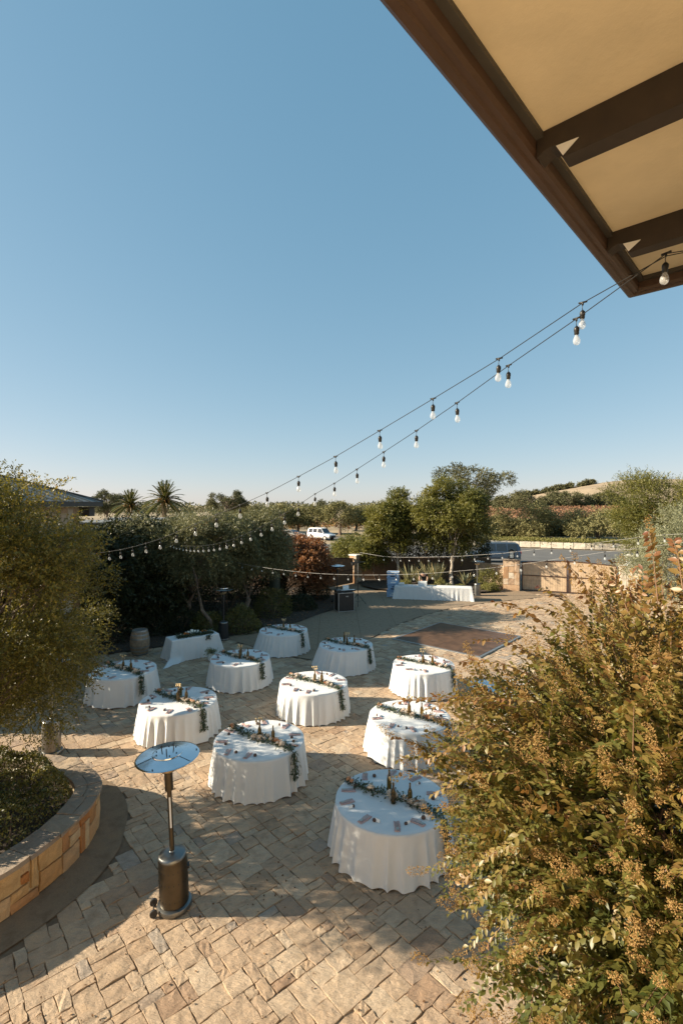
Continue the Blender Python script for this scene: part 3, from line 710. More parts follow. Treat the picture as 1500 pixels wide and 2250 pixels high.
for t in (0, 1):
    MB().tube([(ex1 - o0.x, (ey0, ey1)[t] - o0.y, ez + .19), (ax1 - o0.x, ay - o0.y, az + .03)], .05, 5).build('roof_ridge', M['roofdark'], sh)
mb = MB(); lbox(mb, -10.6, -10.0, 19.95, 20.4, 5.05, 5.42); mb.build('eave_bracket', M['roofdark'], sh)
# low flat-roofed shed behind
shd = empty('flat_roof_shed', (-11, 26, 0)); tag(shd, 'low dark shed with pale edged flat roof below the palm trees', 'shed'); o1 = Vector((-11, 26, 0))
lbox(MB(), -16, -9.6, 24.6, 28.4, 0, 4.35, o1).build('wall', M['roofdark'], shd)
lbox(MB(), -16.4, -9.1, 24.2, 28.8, 4.352, 4.6, o1).build('roof_slab', M['roofdark'], shd)
lbox(MB(), -16.3, -9.2, 24.3, 28.7, 4.603, 4.66, o1).build('roof_membrane', M['roofmetal'], shd)
mb = MB(); lbox(mb, -13.2, -9.1, 28.6, 28.85, 4.664, 4.78, o1); lbox(mb, -16.4, -13.6, 24.15, 24.3, 4.664, 4.72, o1); mb.build('parapet_cap', M['pale'], shd)

# ---------------------------------------------------------------- gates, pillars, walls
def pillar(px, name_lbl, X, Y, rz, w_, d_, h, lantern=True, cap=None, mat='pillar'):
    r_ = empty('gate_pillar', (X, Y, 0), rz); tag(r_, name_lbl, 'pillar')
    rg = np.random.default_rng(int(px)); mb = MB(); mb.box(0, 0, h / 2, w_ - .06, d_ - .06, h); mb.build('pillar_core', M['mortar'], r_)
    for side in range(4):
        ww = w_ if side % 2 == 0 else d_; dd = (d_ if side % 2 == 0 else w_) / 2; a = side * PI / 2
        nu, nv = 3, 5
        for i, j, p, q in ashlar(nu, nv, [(1, 1), (2, 1), (1, 2), (2, 2), (3, 1)], rg):
            V, Fc = stone_piece((i + p / 2) * ww / nu - ww / 2, (j + q / 2) * h / nv, p * ww / nu, q * h / nv, rg, thick=.04, gap=.008, n=2, jit=.01, relief=.008)
            t = float(rg.uniform(0, 1)); mb = MB()
            mb.add([(v[0] * math.cos(a) + (dd + v[2]) * math.sin(a), v[0] * math.sin(a) - (dd + v[2]) * math.cos(a), v[1]) for v in V], Fc, t)
            mb.build('pillar_stone', M[mat], r_, tint=True)
    MB().box(0, 0, h + .035, w_ + .08, d_ + .08, .065).build('cap', M[cap or 'capstone'], r_, tint=True)
    return r_
def lantern(X, Y, z, rz, lbl, pale=False):
    r_ = empty('lantern', (X, Y, z), rz); tag(r_, lbl, 'lantern', None)
    fr = M['pale'] if pale else M['darkmetal']; mb = MB()
    for dx in (-1, 1):
        for dy in (-1, 1): mb.box(dx * .14, dy * .14, .28, .03, .03, .48)
    mb.box(0, 0, .02, .34, .34, .04); mb.build('frame', fr, r_)
    mb = MB(); mb.box(0, 0, .54, .44, .44, .04); mb.box(0, 0, .60, .3, .3, .08, taper=.6); mb.build('cap', fr, r_)
    mb = MB()
    for k in range(4):
        a = k * PI / 2; mb.box(math.sin(a) * .13, math.cos(a) * .13, .28, .22 if k % 2 == 0 else .006, .006 if k % 2 == 0 else .22, .44)
    mb.build('pane', M['lampglass'], r_)
GA = math.atan2(-2.2, 5.2)          # direction of the right-hand gate
pA = Vector(at(1124, 32.6)); 
pillar(1124, 'veined brown and white stone pillar at the left end of the cedar gate', pA.x, pA.y, GA, 1.0, .9, 1.95)
lantern(pA.x, pA.y, 2.02, GA, 'dark square lantern on the veined pillar beside the dark car')
gate = empty('driveway_gate', (pA.x + .62, pA.y - .1, 0), GA); tag(gate, 'double cedar board gate with arched top beside the parking lot', 'gate')
npl = 38; wpl = 5.35 / npl
def gtop(x): 
    t = (x - 2.67) / 2.67; return 1.72 + .22 * math.cos(t * 1.35)
for k in range(npl):
    x = (k + .5) * wpl + (.05 if k >= npl // 2 else 0); h0_, h1_ = gtop(x - wpl / 2), gtop(x + wpl / 2); v = []
    for y in (-.018, .018):
        v += [(x - wpl / 2 + .004, y, .05), (x + wpl / 2 - .004, y, .05), (x + wpl / 2 - .004, y, h1_), (x - wpl / 2 + .004, y, h0_)]
    mb = MB(); mb.add(v, [(0, 1, 2, 3), (7, 6, 5, 4), (0, 4, 5, 1), (1, 5, 6, 2), (2, 6, 7, 3), (3, 7, 4, 0)]); mb.build('board', M['wood'], gate)
for x0, x1 in ((0, 2.665), (2.735, 5.4)):
    mb = MB(); xs = np.linspace(x0, x1, 9)
    for q in (1.0,): mb.box((x0 + x1) / 2, -.035, .98, x1 - x0, .03, .05)
    for a, b in zip(xs[:-1], xs[1:]):
        mb.add([(a, -.05, gtop(a)), (b, -.05, gtop(b)), (b, -.05, gtop(b) + .05), (a, -.05, gtop(a) + .05), (a, .05, gtop(a)), (b, .05, gtop(b)), (b, .05, gtop(b) + .05), (a, .05, gtop(a) + .05)],
               [(0, 1, 2, 3), (7, 6, 5, 4), (0, 4, 5, 1), (3, 2, 6, 7)])
    mb.box((x0 + x1) / 2, -.03, .04, x1 - x0, .05, .05)
    for xx in (x0 + .02, x1 - .02): mb.box(xx, -.035, .92, .06, .06, 1.75)
    mb.build('gate_frame', M['rust'], gate)
c_, s_ = math.cos(GA), math.sin(GA)
pB = (gate.location.x + c_ * 6.05, gate.location.y + s_ * 6.05)
pillar(1375, 'pale white capped stone pillar at the right end of the cedar gate', pB[0], pB[1], GA, 1.05, .9, 1.85, cap='pale', mat='limestone')
lantern(pB[0], pB[1], 1.92, GA, 'pale open lantern frame on the white capped pillar', True)
# wall stubs and low wall behind the rear bed
wl = empty('garden_wall', (9.9, 34.6, 0)); tag(wl, 'brown board wall panel between the green bush and the veined pillar', 'wall')
mb = MB()
for k in range(14): mb.box(.95 - k * .19 * .55, -1.35 + k * .19 * .8, .75, .19, .05, 1.5, rz=R(125), tint=.5)
mb.build('wall_panel', M['wood'], wl)
# left gate: dark boards, in front of the pale driveway
lg = empty('wooden_gate', (-1.55, 32.2, 0)); tag(lg, 'dark shaded wooden gate with curved top beside the tan pillar', 'gate')
gx = np.linspace(0, 1, 23); gd = Vector((2.35, 3.0))
for k in range(22):
    a, b = gx[k] + .002, gx[k + 1] - .002; ha, hb_ = 1.95 - .35 * (a - .25) ** 2, 1.95 - .35 * (b - .25) ** 2
    nrm = Vector((-gd.y, gd.x)).normalized() * .02; v = []
    for sg in (-1, 1):
        for t, z in ((a, .06), (b, .06), (b, hb_), (a, ha)): v.append((gd.x * t + nrm.x * sg, gd.y * t + nrm.y * sg, z))
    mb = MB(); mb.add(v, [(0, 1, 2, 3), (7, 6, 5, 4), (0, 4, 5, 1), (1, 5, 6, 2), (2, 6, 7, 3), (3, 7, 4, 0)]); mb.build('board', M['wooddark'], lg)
mb = MB(); nr = Vector((gd.y, -gd.x)).normalized() * .04
for k in range(8):
    t0, t1 = k / 8, (k + 1) / 8; z = 1.95 - .35 * ((t0 + t1) / 2 - .25) ** 2 + .03
    mb.tube([(gd.x * t0 + nr.x, gd.y * t0 + nr.y, 1.95 - .35 * (t0 - .25) ** 2), (gd.x * t1 + nr.x, gd.y * t1 + nr.y, 1.95 - .35 * (t1 - .25) ** 2)], .03, 4)
mb.tube([(nr.x, nr.y, 1.0), (gd.x + nr.x, gd.y + nr.y, 1.0)], .025, 4)
mb.build('gate_frame', M['rust'], lg)
pillar(770, 'tan stone pillar with pale cap beside the shaded wooden gate', 1.0, 35.55, R(52), .7, .6, 1.95, cap='pale')
mb = MB()
for k in range(9): mb.box(-1.6 - k * .55, 33.2 + k * .1, 1.0, .53, .06, 1.95 + (k % 3) * .01, rz=R(170))
for k in range(26): mb.box(-6.6 - k * .42, 34.1 + k * .02, 1.0, .4, .05, 2.0 + (k % 3) * .01, rz=R(178))
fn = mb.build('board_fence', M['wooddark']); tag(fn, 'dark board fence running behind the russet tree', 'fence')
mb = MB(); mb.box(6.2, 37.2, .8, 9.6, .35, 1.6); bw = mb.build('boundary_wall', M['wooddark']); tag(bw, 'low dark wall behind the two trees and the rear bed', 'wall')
# kerb wall round the parking lot
kerb_pts = smooth_curve([(4, 71.5), (12, 70), (18, 67.8), (24, 65.6), (30, 62.5), (36, 61.0), (44, 59), (60, 56)], 4)
kw = empty('kerb_wall', (24, 66, 0)); tag(kw, 'low pale limestone wall curving round the far side of the parking lot', 'wall')
S_ = arc_table(kerb_pts); s = 0; rg = np.random.default_rng(8)
while s < S_[-1] - 1:
    ln = rg.uniform(.9, 1.8); p, d, nn = along(kerb_pts, S_, s + ln / 2)
    V, Fc = stone_piece(0, .38, ln, .78, rg, thick=.3, gap=.04, n=2, jit=.05, relief=.03)
    mb = MB(); mb.add([(p.x - 24 + d.x * v[0] + nn.x * v[2], p.y - 66 + d.y * v[0] + nn.y * v[2], v[1]) for v in V], Fc, float(rg.uniform(0, 1)))
    mb.build('kerb_stone', M['limestone'], kw, tint=True); s += ln
ksoil = [(p.x + .15, p.y + .2) for p in kerb_pts]
sheet('planting_strip', ksoil + [(62, 96), (2, 96)], .68, M['dry'])
rg = np.random.default_rng(9); n = 26000; t_ = rg.uniform(0, S_[-1], n); P = []
for tt in t_:
    p, d, nn = along(kerb_pts, S_, tt); o = abs(rg.normal()) * 2.6 - .12 * (math.sin(tt * .9) > .2); P.append((p.x - nn.x * o, p.y - nn.y * o, .68 + rg.uniform(-.3 if o < 0 else 0, .42)))
tag(link('ground_cover', leaf_mesh('ground_cover', np.array(P), rg.normal(size=(n, 3)) + [0, 0, .6], rg.normal(size=(n, 3)) + [0, 0, .5], rg.uniform(.12, .28, n), rg.uniform(.06, .12, n), rg.uniform(0, 1, n), L['ground'])), 'yellow green ground cover spilling over the pale kerb wall', 'ground cover', kind='stuff')

# ---------------------------------------------------------------- patio heaters
def heater(X, Y, rz, lbl, mat='bronze', tilt=(0, 0), tubes=True, sticker=False):
    r_ = empty('patio_heater', (X, Y, .012), rz); tag(r_, lbl, 'patio heater', 'mushroom patio heaters around the patio')
    r_.rotation_euler = (tilt[0], tilt[1], rz)
    m = M[mat]
    MB().lathe([(.23, 0), (.235, .03), (.225, .06), (.19, .075)], 36).build('base_flange', M['steel'], r_, smooth=True)
    tk = MB().lathe([(.19, .076), (.193, .30), (.192, .60), (.185, .66), (.188, .675), (.180, .69)], 40).build('tank_housing', m, r_, smooth=True)
    mb = MB()
    for z in (.56, .40, .17):
        for k in range(20):
            a = k * 2 * PI / 20; mb.box(math.cos(a) * .194, math.sin(a) * .194, z, .004, .008, .022, rz=a)
    tag(mb.build('vent_slot', M['black'], tk), kind='stuff')
    MB().lathe([(.186, .691), (.184, .715), (.165, .735), (.10, .75), (.04, .757), (.03, .77)], 36).build('lid', M['steel'], r_, smooth=True)
    MB().lathe([(.032, .771), (.031, 1.72)], 16).build('pole', m, r_, smooth=True)
    MB().lathe([(.055, 1.60), (.055, 1.84)], 20).build('sleeve', m, r_, smooth=True)
    MB().lathe([(.05, 1.841), (.10, 1.87), (.125, 1.90), (.125, 1.93)], 28).build('burner_cup', M['emitter'], r_, smooth=True)
    MB().lathe([(.135, 1.931), (.14, 2.02), (.12, 2.05)], 28).build('burner_screen', m, r_, smooth=True)
    MB().box(.20, 0, .50, .03, .09, .035, rz=.0).build('handle', M['black'], r_)
    if sticker: MB().box(0, -.0325, 1.30, .02, .003, .42).build('sticker', M['paper'], r_)
    d = MB().lathe([(.415, 2.055), (.42, 2.06), (.412, 2.066), (.395, 2.068), (.30, 2.085), (.20, 2.10), (.198, 2.115), (.17, 2.122), (.08, 2.13), (.02, 2.133)], 56).build('dome', M['dome'], r_, smooth=True, sharp=60)
    for k in range(3):
        a = k * 2.094 + .4; MB().tube([(math.cos(a) * .09, math.sin(a) * .09, 2.12), (math.cos(a) * .09, math.sin(a) * .09, 2.20)], .007, 6).build('threaded_rod', M['black'], d)
        a += .9; MB().tube([(math.cos(a) * .21, math.sin(a) * .21, 2.102), (math.cos(a) * .40, math.sin(a) * .40, 2.071)], .003, 4).build('panel_seam', M['darkmetal'], d)
    for k in range(9):
        a = k * .698; rr = .15 if k % 3 else .38; MB().lathe([(.008, 0), (.008, .012)], 8, (math.cos(a) * rr, math.sin(a) * rr, 2.122 if rr < .2 else 2.072)).build('screw', M['black'], d)
    for sgn in (-1, 1):
        wv = MB().tube([(-.27, sgn * .09, .05), (-.27, sgn * .12, .05)], .05, 14).build('wheel', M['black'], r_)
    MB().tube([(-.27, -.12, .05), (-.27, .12, .05)], .008, 6).build('axle', M['darkmetal'], r_)
    return r_
X, Y = gnd(384, 1992); heater(X, Y, R(20), 'bronze patio heater standing alone in front, beside the curved planter', tilt=(0, R(-2.6)), sticker=True)
X, Y = gnd(113, 1655); heater(X, Y, R(-30), 'patio heater whose housing shows under the big left tree', 'steel')
X, Y = at(1077, 9.55); heater(X, Y, R(10), 'patio heater with only its dome showing behind the myrtle', 'steel')
X, Y = gnd(491, 1406); heater(X, Y, R(-20), 'dark patio heater between head table and farthest round table', 'black')
X, Y = gnd(741, 1324); heater(X, Y, R(-20), 'dark patio heater behind the music equipment case', 'black')
X, Y = gnd(1048, 1309); heater(X, Y, R(15), 'steel patio heater at the right end of the bar', 'steel')

# ---------------------------------------------------------------- dance floor
df = empty('dance_floor', (2.2, 20.56, 0), math.atan2(-2.36, 2.73)); tag(df, 'square brown parquet dance floor with aluminium edging on the patio', 'dance floor')
DF = 3.66
for i in range(4):
    for j in range(4):
        MB().box((i + .5) * DF / 4, (j + .5) * DF / 4, .025, DF / 4 - .006, DF / 4 - .006, .03).build('floor_panel', M['floorwood'], df)
for a, b, c, d in ((DF / 2, -.05, DF + .2, .1), (DF / 2, DF + .05, DF + .2, .1), (-.05, DF / 2, .1, DF), (DF + .05, DF / 2, .1, DF)):
    mb = MB(); mb.box(a, b, .02, c, d, .032, taper=.0); mb.build('edge_trim', M['alu'], df)

# ---------------------------------------------------------------- round tables with cloths
TH = .76
def cloth_mesh(rg, R0=.9, flare=.13, amp=.045, lean=(0, 0)):
    nt_, nz = 300, 16; th = np.linspace(0, 2 * PI, nt_, endpoint=False)
    nf = rg.integers(25, 32); ph = rg.uniform(0, 6, 5)
    warp = th * nf + 1.2 * np.sin(th * 3 + ph[0]) + 1.0 * np.sin(th * 7 + ph[1]) + .8 * np.sin(th * 11 + ph[2])
    f = np.sin(warp); f = np.where(f > 0, f ** .8, f * .8); f2 = .4 * np.sin(th * 13 + ph[3]) + .3 * np.sin(th * 31 + ph[4])
    A_ = amp * (.75 + .45 * np.sin(th * 4 + ph[1]))
    rows = []
    for r in (0.0, .3, .6, .8, .885): rows.append(np.stack([r * np.cos(th), r * np.sin(th), np.full(nt_, TH + .004 + .0012 * np.sin(th * 3) * (r > .2))], 1))
    rows.append(np.stack([.897 * np.cos(th), .897 * np.sin(th), np.full(nt_, TH - .001)], 1))
    for k in range(nz + 1):
        t = k / nz; e = t ** .62
        rr = R0 + flare * t ** 1.1 + A_ * e * (f + f2 * .5) * min(1, t * 3.5 + .05)
        tw = .02 * e * np.cos(warp)
        z = (TH - .012) * (1 - t) + .012 + (.008 * (1 - f) * (t > .99))
        x = rr * np.cos(th + tw) + lean[0] * t; y = rr * np.sin(th + tw) + lean[1] * t
        rows.append(np.stack([x, y, np.full(nt_, 1.0) * z], 1))
    V = np.concatenate(rows); nr_ = len(rows); i = np.arange(nt_); q = []
    for r in range(nr_ - 1): q.append(np.stack([r * nt_ + i, (r + 1) * nt_ + i, (r + 1) * nt_ + (i + 1) % nt_, r * nt_ + (i + 1) % nt_], 1))
    return np_mesh('tablecloth', V, np.concatenate(q), M['cloth'], smooth=True)
# item prototypes (meshes shared)
def napkin_mesh():
    mb = MB(); rg = np.random.default_rng(3); nx, ny = 3, 7; V = []
    for j in range(ny + 1):
        for i in range(nx + 1):
            V.append(((i / nx - .5) * .085 + rg.normal() * .002, (j / ny - .5) * .23 + rg.normal() * .002, .012 + .006 * math.sin(i * 2.2 + j * .6) + rg.normal() * .002))
    b = len(V); V += [(v[0] * 1.03, v[1] * 1.02, 0) for v in V]; Fc = []
    for j in range(ny):
        for i in range(nx): a = j * (nx + 1) + i; Fc.append((a, a + 1, a + nx + 2, a + nx + 1))
    rim = [i for i in range(nx + 1)] + [j * (nx + 1) + nx for j in range(1, ny + 1)] + [ny * (nx + 1) + i for i in range(nx - 1, -1, -1)] + [j * (nx + 1) for j in range(ny - 1, 0, -1)]
    for k in range(len(rim)): p, q = rim[k], rim[(k + 1) % len(rim)]; Fc.append((p, b + p, b + q, q))
    return mb.add(V, Fc).mesh('napkin', M['napkin'])
NAP = napkin_mesh()
cm = MB(); 
cm.tube([(-.012, -.07, .026), (-.010, .04, .026)], .004, 4); cm.box(-.009, .075, .026, .022, .05, .004); cm.tube([(.015, -.075, .026), (.013, .05, .026)], .004, 4); cm.box(.013, .08, .026, .016, .07, .003)
CUT = cm.mesh('cutlery', M['cutlery'])
tm = MB().lathe([(.026, 0), (.03, .012), (.026, .03), (.015, .036)], 8); FAV = tm.mesh('favour', M['favour'], True)
pm = MB(); pm.add([(-.035, 0, 0), (.035, 0, 0), (.035, .01, .045), (-.035, .01, .045), (.035, .022, 0), (-.035, .022, 0)], [(0, 1, 2, 3), (2, 4, 5, 3)]); CARD = pm.mesh('place_card', M['paper'])
BOT = MB().lathe([(.036, 0), (.038, .01), (.038, .17), (.034, .20), (.018, .235), (.014, .25), (.014, .305), (.0155, .307), (.0155, .32), (.013, .322)], 16).mesh('wine_bottle', M['bottle'], True)
def blossom_mesh(name, mat, seed, r=.045, n=16):
    rg = np.random.default_rng(seed); V = []; Fc = []
    for k in range(n):
        a = k * 2.399; lay = k / n; rr = r * (.25 + .75 * lay); zz = r * (.75 - .55 * lay); c, s = math.cos(a), math.sin(a); wd = r * (.35 + .45 * lay); b = len(V); j = rg.normal() * .12
        for rad_, w_, z in ((.15 * rr, .4 * wd, 0), (.75 * rr, wd, zz * .6), (rr * 1.05, .7 * wd, zz + r * .25 + j * r)):
            for sg in (-1, 1): V.append((c * rad_ - s * w_ * sg, s * rad_ + c * w_ * sg, z + r * .15))
        Fc += [(b, b + 1, b + 3, b + 2), (b + 2, b + 3, b + 5, b + 4)]
    mb = MB(); mb.add(V, Fc); mb.lathe([(r * .3, 0), (r * .45, r * .3), (r * .3, r * .75)], 7); return mb.mesh(name, mat)
ROSE = [blossom_mesh('rose', M['rose'], 1), blossom_mesh('rose', M['rose'], 2, .036, 12)]
PEACH = blossom_mesh('peach_bloom', M['peach'], 4, .05, 22)
ORANGE = blossom_mesh('orange_bloom', M['orange'], 5, .05, 22)
POD = MB().lathe([(.004, 0), (.016, .006), (.021, .02), (.016, .034), (.005, .038)], 8).mesh('seed_pod', M['pod'], True)
def inst(name, me, parent=None, loc=(0, 0, 0), rz=0, s=1, tilt=(0, 0)):
    o = link(name, me, parent, loc); o.rotation_euler = (tilt[0], tilt[1], rz); o.scale = (s, s, s); return o
def garland(X, Y, lbl, rg, tname, zt=TH + .008, ang=R(-39), full=True, R0=.9, seed=0, density=1.0):
    r_ = empty('flower_garland', (X, Y, zt), ang); tag(r_, lbl, 'garland', 'flower garlands laid across the tables')
    ph = rg.uniform(-.5, .5); L_ = R0 - .02
    def path(t):              # t: -1 .. 1 over the top, 1 .. 1.45 down the side
        if t <= 1: return Vector((t * L_, .07 * math.sin(t * 2.6 + ph) , 0.02))
        k = (t - 1) / .45; return Vector((L_ + .05 + .08 * k, .07 * math.sin(2.6 + ph) - .03 * k, .02 - k * .46))
    n = int(820 * density); ts = np.where(rg.uniform(size=n) < .72, rg.uniform(-1.02, 1, n), rg.uniform(.98, 1.47, n)); P = []; A = []
    for t in ts:
        p = path(t); q = path(t + .02); d = (q - p).normalized(); w_ = .058 * (1 - .35 * (t > 1)) * (1 + .6 * math.exp(-(t / .3) ** 2))
        nrm = Vector((0, 0, 1)) if t <= 1 else Vector((1, 0, 0))
        P.append(p + Vector((0, 1, 0)) * rg.normal() * w_ + nrm * abs(rg.normal()) * .018)
        A.append(d * rg.uniform(-.2, 1) + Vector((0, 1, 0)) * rg.normal() * .8 + nrm * rg.normal() * .4 + Vector((0, 0, -.3 if t > 1 else .15)))
    P = np.array([tuple(p) for p in P]); A = np.array([tuple(p) for p in A]); N = rg.normal(size=(n, 3)) * .6 + np.array([0.3, 0, 1])
    link('foliage', leaf_mesh('foliage', P, A, N, rg.uniform(.04, .085, n), rg.uniform(.014, .03, n), rg.uniform(0, 1, n) ** 1.6, L['garland'], .2), r_)
    mb = MB(); mb.tube([tuple(path(t)) for t in np.linspace(-1, 1.45, 26)], .006, 5); mb.build('stem', M['stem'], r_)
    for k in range(14 if full else 6):
        t = rg.choice([rg.uniform(-.35, .25), rg.uniform(-.9, .95), rg.uniform(.3, .8)]); p = path(t)
        inst('rose', ROSE[rg.integers(2)], r_, (p.x, p.y + rg.normal() * .045, p.z + .015), rg.uniform(0, 6), rg.uniform(1.05, 1.6), (rg.normal() * .4, rg.normal() * .4))
    for t in (-.92, -.84, .42, .50, .58):
        p = path(t); inst('peach_bloom', PEACH, r_, (p.x, p.y + rg.normal() * .02, p.z + .02), rg.uniform(0, 6), rg.uniform(.8, 1.05), (rg.normal() * .5, rg.normal() * .5))
    for t in (1.12, 1.3)[:rg.integers(1, 3)]:
        p = path(t); inst('rose', ROSE[1], r_, (p.x + .02, p.y, p.z), 0, .8, (0, 1.3))
    return r_
TABLES = [  # px of centre, depth, short name, cloth label, flare, full setting
    (860, 8.10, 'the frontmost round table', 'white cloth on the frontmost round table, beside the myrtle'),
    (569.5, 10.17, 'the round table beside the front heater', 'white cloth on the round table right of the front heater'),
    (392, 12.2, 'the round table behind the heater dome', 'white cloth on the round table just behind the front heater dome'),
    (271, 14.48, 'the round table nearest the barrel', 'white cloth on the leftmost round table, in front of the barrel'),
    (528, 15.6, 'the round table by the flower pot', 'white cloth on the round table by the white flower pot'),
    (623, 19.08, 'the farthest round table', 'white cloth on the farthest and smallest looking round table'),
    (760, 17.1, 'the round table second from back', 'flaring white cloth on the round table right of the farthest one'),
    (689, 13.43, 'the round table in the middle', 'sunlit white cloth on the round table in the middle of the patio'),
    (930, 15.0, 'the round table by the dance floor', 'sunlit white cloth on the round table nearest the dance floor'),
    (899, 11.3, 'the round table behind the frontmost', 'white cloth on the round table under the long myrtle branch'),
    (1158, 12.75, 'the round table hidden by the myrtle', 'white cloth of the table almost hidden behind the myrtle')]
ORD = ['first', 'second', 'third', 'fourth', 'fifth', 'sixth', 'seventh', 'eighth', 'ninth', 'tenth']
for ti, (px, Yc, tn, lbl) in enumerate(TABLES):
    rg = np.random.default_rng(100 + ti); Xc = (px - 750) / F * Yc; back = ti in (5, 6)
    tb = empty('round_table', (Xc, Yc, 0), rg.uniform(0, 1)); tag(tb, lbl.replace('white cloth on ', 'folding table under the white cloth, ').replace('sunlit ', '').replace('flaring ', '').replace('white cloth of', 'folding table under cloth:')[:110], 'table', 'round banquet tables')
    MB().lathe([(.885, TH - .03), (.885, TH - .002)], 48).build('tabletop', M['wood'], tb)
    for k in range(4):
        a = k * PI / 2 + .4; MB().tube([(math.cos(a) * .5, math.sin(a) * .5, .012), (math.cos(a) * .45, math.sin(a) * .45, TH - .031)], .014, 6).build('leg', M['darkmetal'], tb)
    cl = link('tablecloth', cloth_mesh(rg, flare=.16 if back else .085, amp=.042, lean=((-.08 if back else -.01), 0)), None, (Xc, Yc, 0))
    tag(cl, lbl, 'tablecloth', 'white round tablecloths')
    garland(Xc, Yc, 'leaf and rose garland across ' + tn, rg, tn)
    zt = TH + .008
    bots = [(-.03, .24), (0.0, -.10), (.27, -.15)] if ti in (0, 4, 2, 6) else [(0.0, -.02), (.26, -.12)]
    if ti == 10: bots = bots[:1]
    kinds = ['back', 'middle', 'front'] if len(bots) == 3 else ['taller flowered', 'plain right hand']
    for bi, (dx, dy) in enumerate(bots):
        dx += rg.normal() * .02; dy += rg.normal() * .03
        b = inst('wine_bottle', BOT, None, (Xc + dx, Yc + dy, zt), rg.uniform(0, 6), rg.uniform(.97, 1.04))
        pods = (bi == 1 and len(bots) == 3) or (bi == 0 and len(bots) == 2)
        tag(b, 'amber wine bottle ' + ('holding dried pods' if pods else 'without pods') + ' on ' + tn + (', the ' + ['rear', '', 'right'][bi] + ' one' if not pods and len(bots) == 3 else ''), 'bottle', 'wine bottles on the tables')
        if pods:
            v = empty('pod_spray', (Xc + dx, Yc + dy, zt + .30)); tag(v, 'spray of gold seed pods in a bottle on ' + tn, 'dried flowers', 'seed pod sprays in the bottles')
            mb = MB()
            for q in range(6):
                ex, ey, ez_ = (q % 3 - 1) * .055 + rg.normal() * .008, rg.normal() * .025, .05 + (q // 3) * .045 + rg.normal() * .008
                mb.tube([(0, 0, -.12), (ex * .3, ey * .3, .0), (ex, ey, ez_)], .0025, 4)
                inst('seed_pod', POD, v, (ex, ey, ez_), 0, rg.uniform(.9, 1.25))
            mb.build('stem', M['twig'], v)
    if ti == 10: continue
    angs = sorted((np.linspace(0, 2 * PI, 11)[:-1] + rg.uniform(-.12, .12, 10) - R(39) + .32).tolist())
    k = 0
    for a in angs[:9] if ti % 2 else angs:
        da = (a + R(39)) % PI
        if min(da, PI - da) < .22: continue
        rr = .735 + rg.uniform(-.03, .03); x, y = Xc + math.cos(a) * rr, Yc + math.sin(a) * rr
        nm = inst('napkin', NAP, None, (x, y, zt), a - PI / 2 + rg.normal() * .35, 1)
        tag(nm, f'pink napkin on {tn}, {ORD[k]} counterclockwise from the garland tail', 'napkin', 'folded napkins at the place settings')
        inst('cutlery', CUT, nm)
        a2 = a + .2 * (1 if rg.uniform() < .6 else -1); r2 = .68 + rg.uniform(-.04, .04)
        fv = inst('favour', FAV, None, (Xc + math.cos(a2) * r2, Yc + math.sin(a2) * r2, zt), rg.uniform(0, 6), rg.uniform(.85, 1.2))
        tag(fv, f'small brown favour by the {ORD[k]} napkin on {tn}', 'favour', 'small brown favours at the place settings')
        if rg.uniform() < .55: 
            inst('place_card', CARD, fv, (.045, .01, 0), rg.uniform(-.5, .5))
        k += 1

# ---------------------------------------------------------------- draped rectangular tables
def rect_cloth(name, Lx, Ly, rg, flare=.06, h=.76, pool=0.0, folds=.012, train=None, mat='cloth', hem=.012):
    m = 40; side = []
    for a, b, k in (((-1, -1), (1, -1), 3), ((1, -1), (1, 1), 1), ((1, 1), (-1, 1), 3), ((-1, 1), (-1, -1), 1)):
        q = m * k // 2
        for i in range(q): t = i / q; side.append(((a[0] + (b[0] - a[0]) * t), (a[1] + (b[1] - a[1]) * t)))
    n = len(side); rows = []; ph = rg.uniform(0, 6)
    rows += [[(x * Lx / 2 * s, y * Ly / 2 * s, h) for x, y in side] for s in (.01, .5, .97)]
    rows.append([(x * Lx / 2, y * Ly / 2, h - .004) for x, y in side])
    for k in range(1, 15):
        t = k / 14; r = []
        for i, (x, y) in enumerate(side):
            corner = max(0, 1 - 4.0 * (1 - min(abs(x), abs(y))) * (.5 if abs(x) >= .999 else 1))
            ox = x / abs(x) if abs(x) > .999 else 0; oy = y / abs(y) if abs(y) > .999 else 0
            if corner > 0: ox = x; oy = y
            f = flare * t + folds * t * math.sin(i * .9 + ph) * (1 + .8 * math.sin(i * .23)) + corner * .07 * t ** 1.3
            X_, Y_ = x * Lx / 2 + ox * f, y * Ly / 2 + oy * f; Z_ = h * (1 - t) + hem + .006 * math.sin(i * 1.3) * t
            if train is not None and t > .8:
                d = math.hypot(x - train[0], y - train[1])
                if d < .5: g = (1 - d / .5) * (t - .8) / .2; X_ += train[0] * .34 * g; Y_ += train[1] * .40 * g
            r.append((X_, Y_, Z_))
        rows.append(r)
    V = [p for r in rows for p in r]; q = []
    for r in range(len(rows) - 1):
        for i in range(n): q.append((r * n + i, (r + 1) * n + i, (r + 1) * n + (i + 1) % n, r * n + (i + 1) % n))
    return np_mesh(name, np.array(V), np.array(q), M[mat], smooth=True)
def legs_table(name, X, Y, rz, Lx, Ly, lbl, grp=None, h=.76):
    t = empty(name, (X, Y, 0), rz); tag(t, lbl, 'table', grp)
    MB().box(0, 0, h - .02, Lx - .03, Ly - .03, .03).build('tabletop', M['wood'], t)
    for a in (-1, 1):
        for b in (-1, 1): MB().tube([(a * (Lx / 2 - .12), b * (Ly / 2 - .1), .012), (a * (Lx / 2 - .12), b * (Ly / 2 - .1), h - .036)], .014, 6).build('leg', M['darkmetal'], t)
    return t
rg = np.random.default_rng(55)
hx, hy, hr = -5.41, 18.3, R(37)
legs_table('head_table', hx, hy, hr, 1.7, .66, 'small rectangular table under the draped cloth with candles', h=.76)
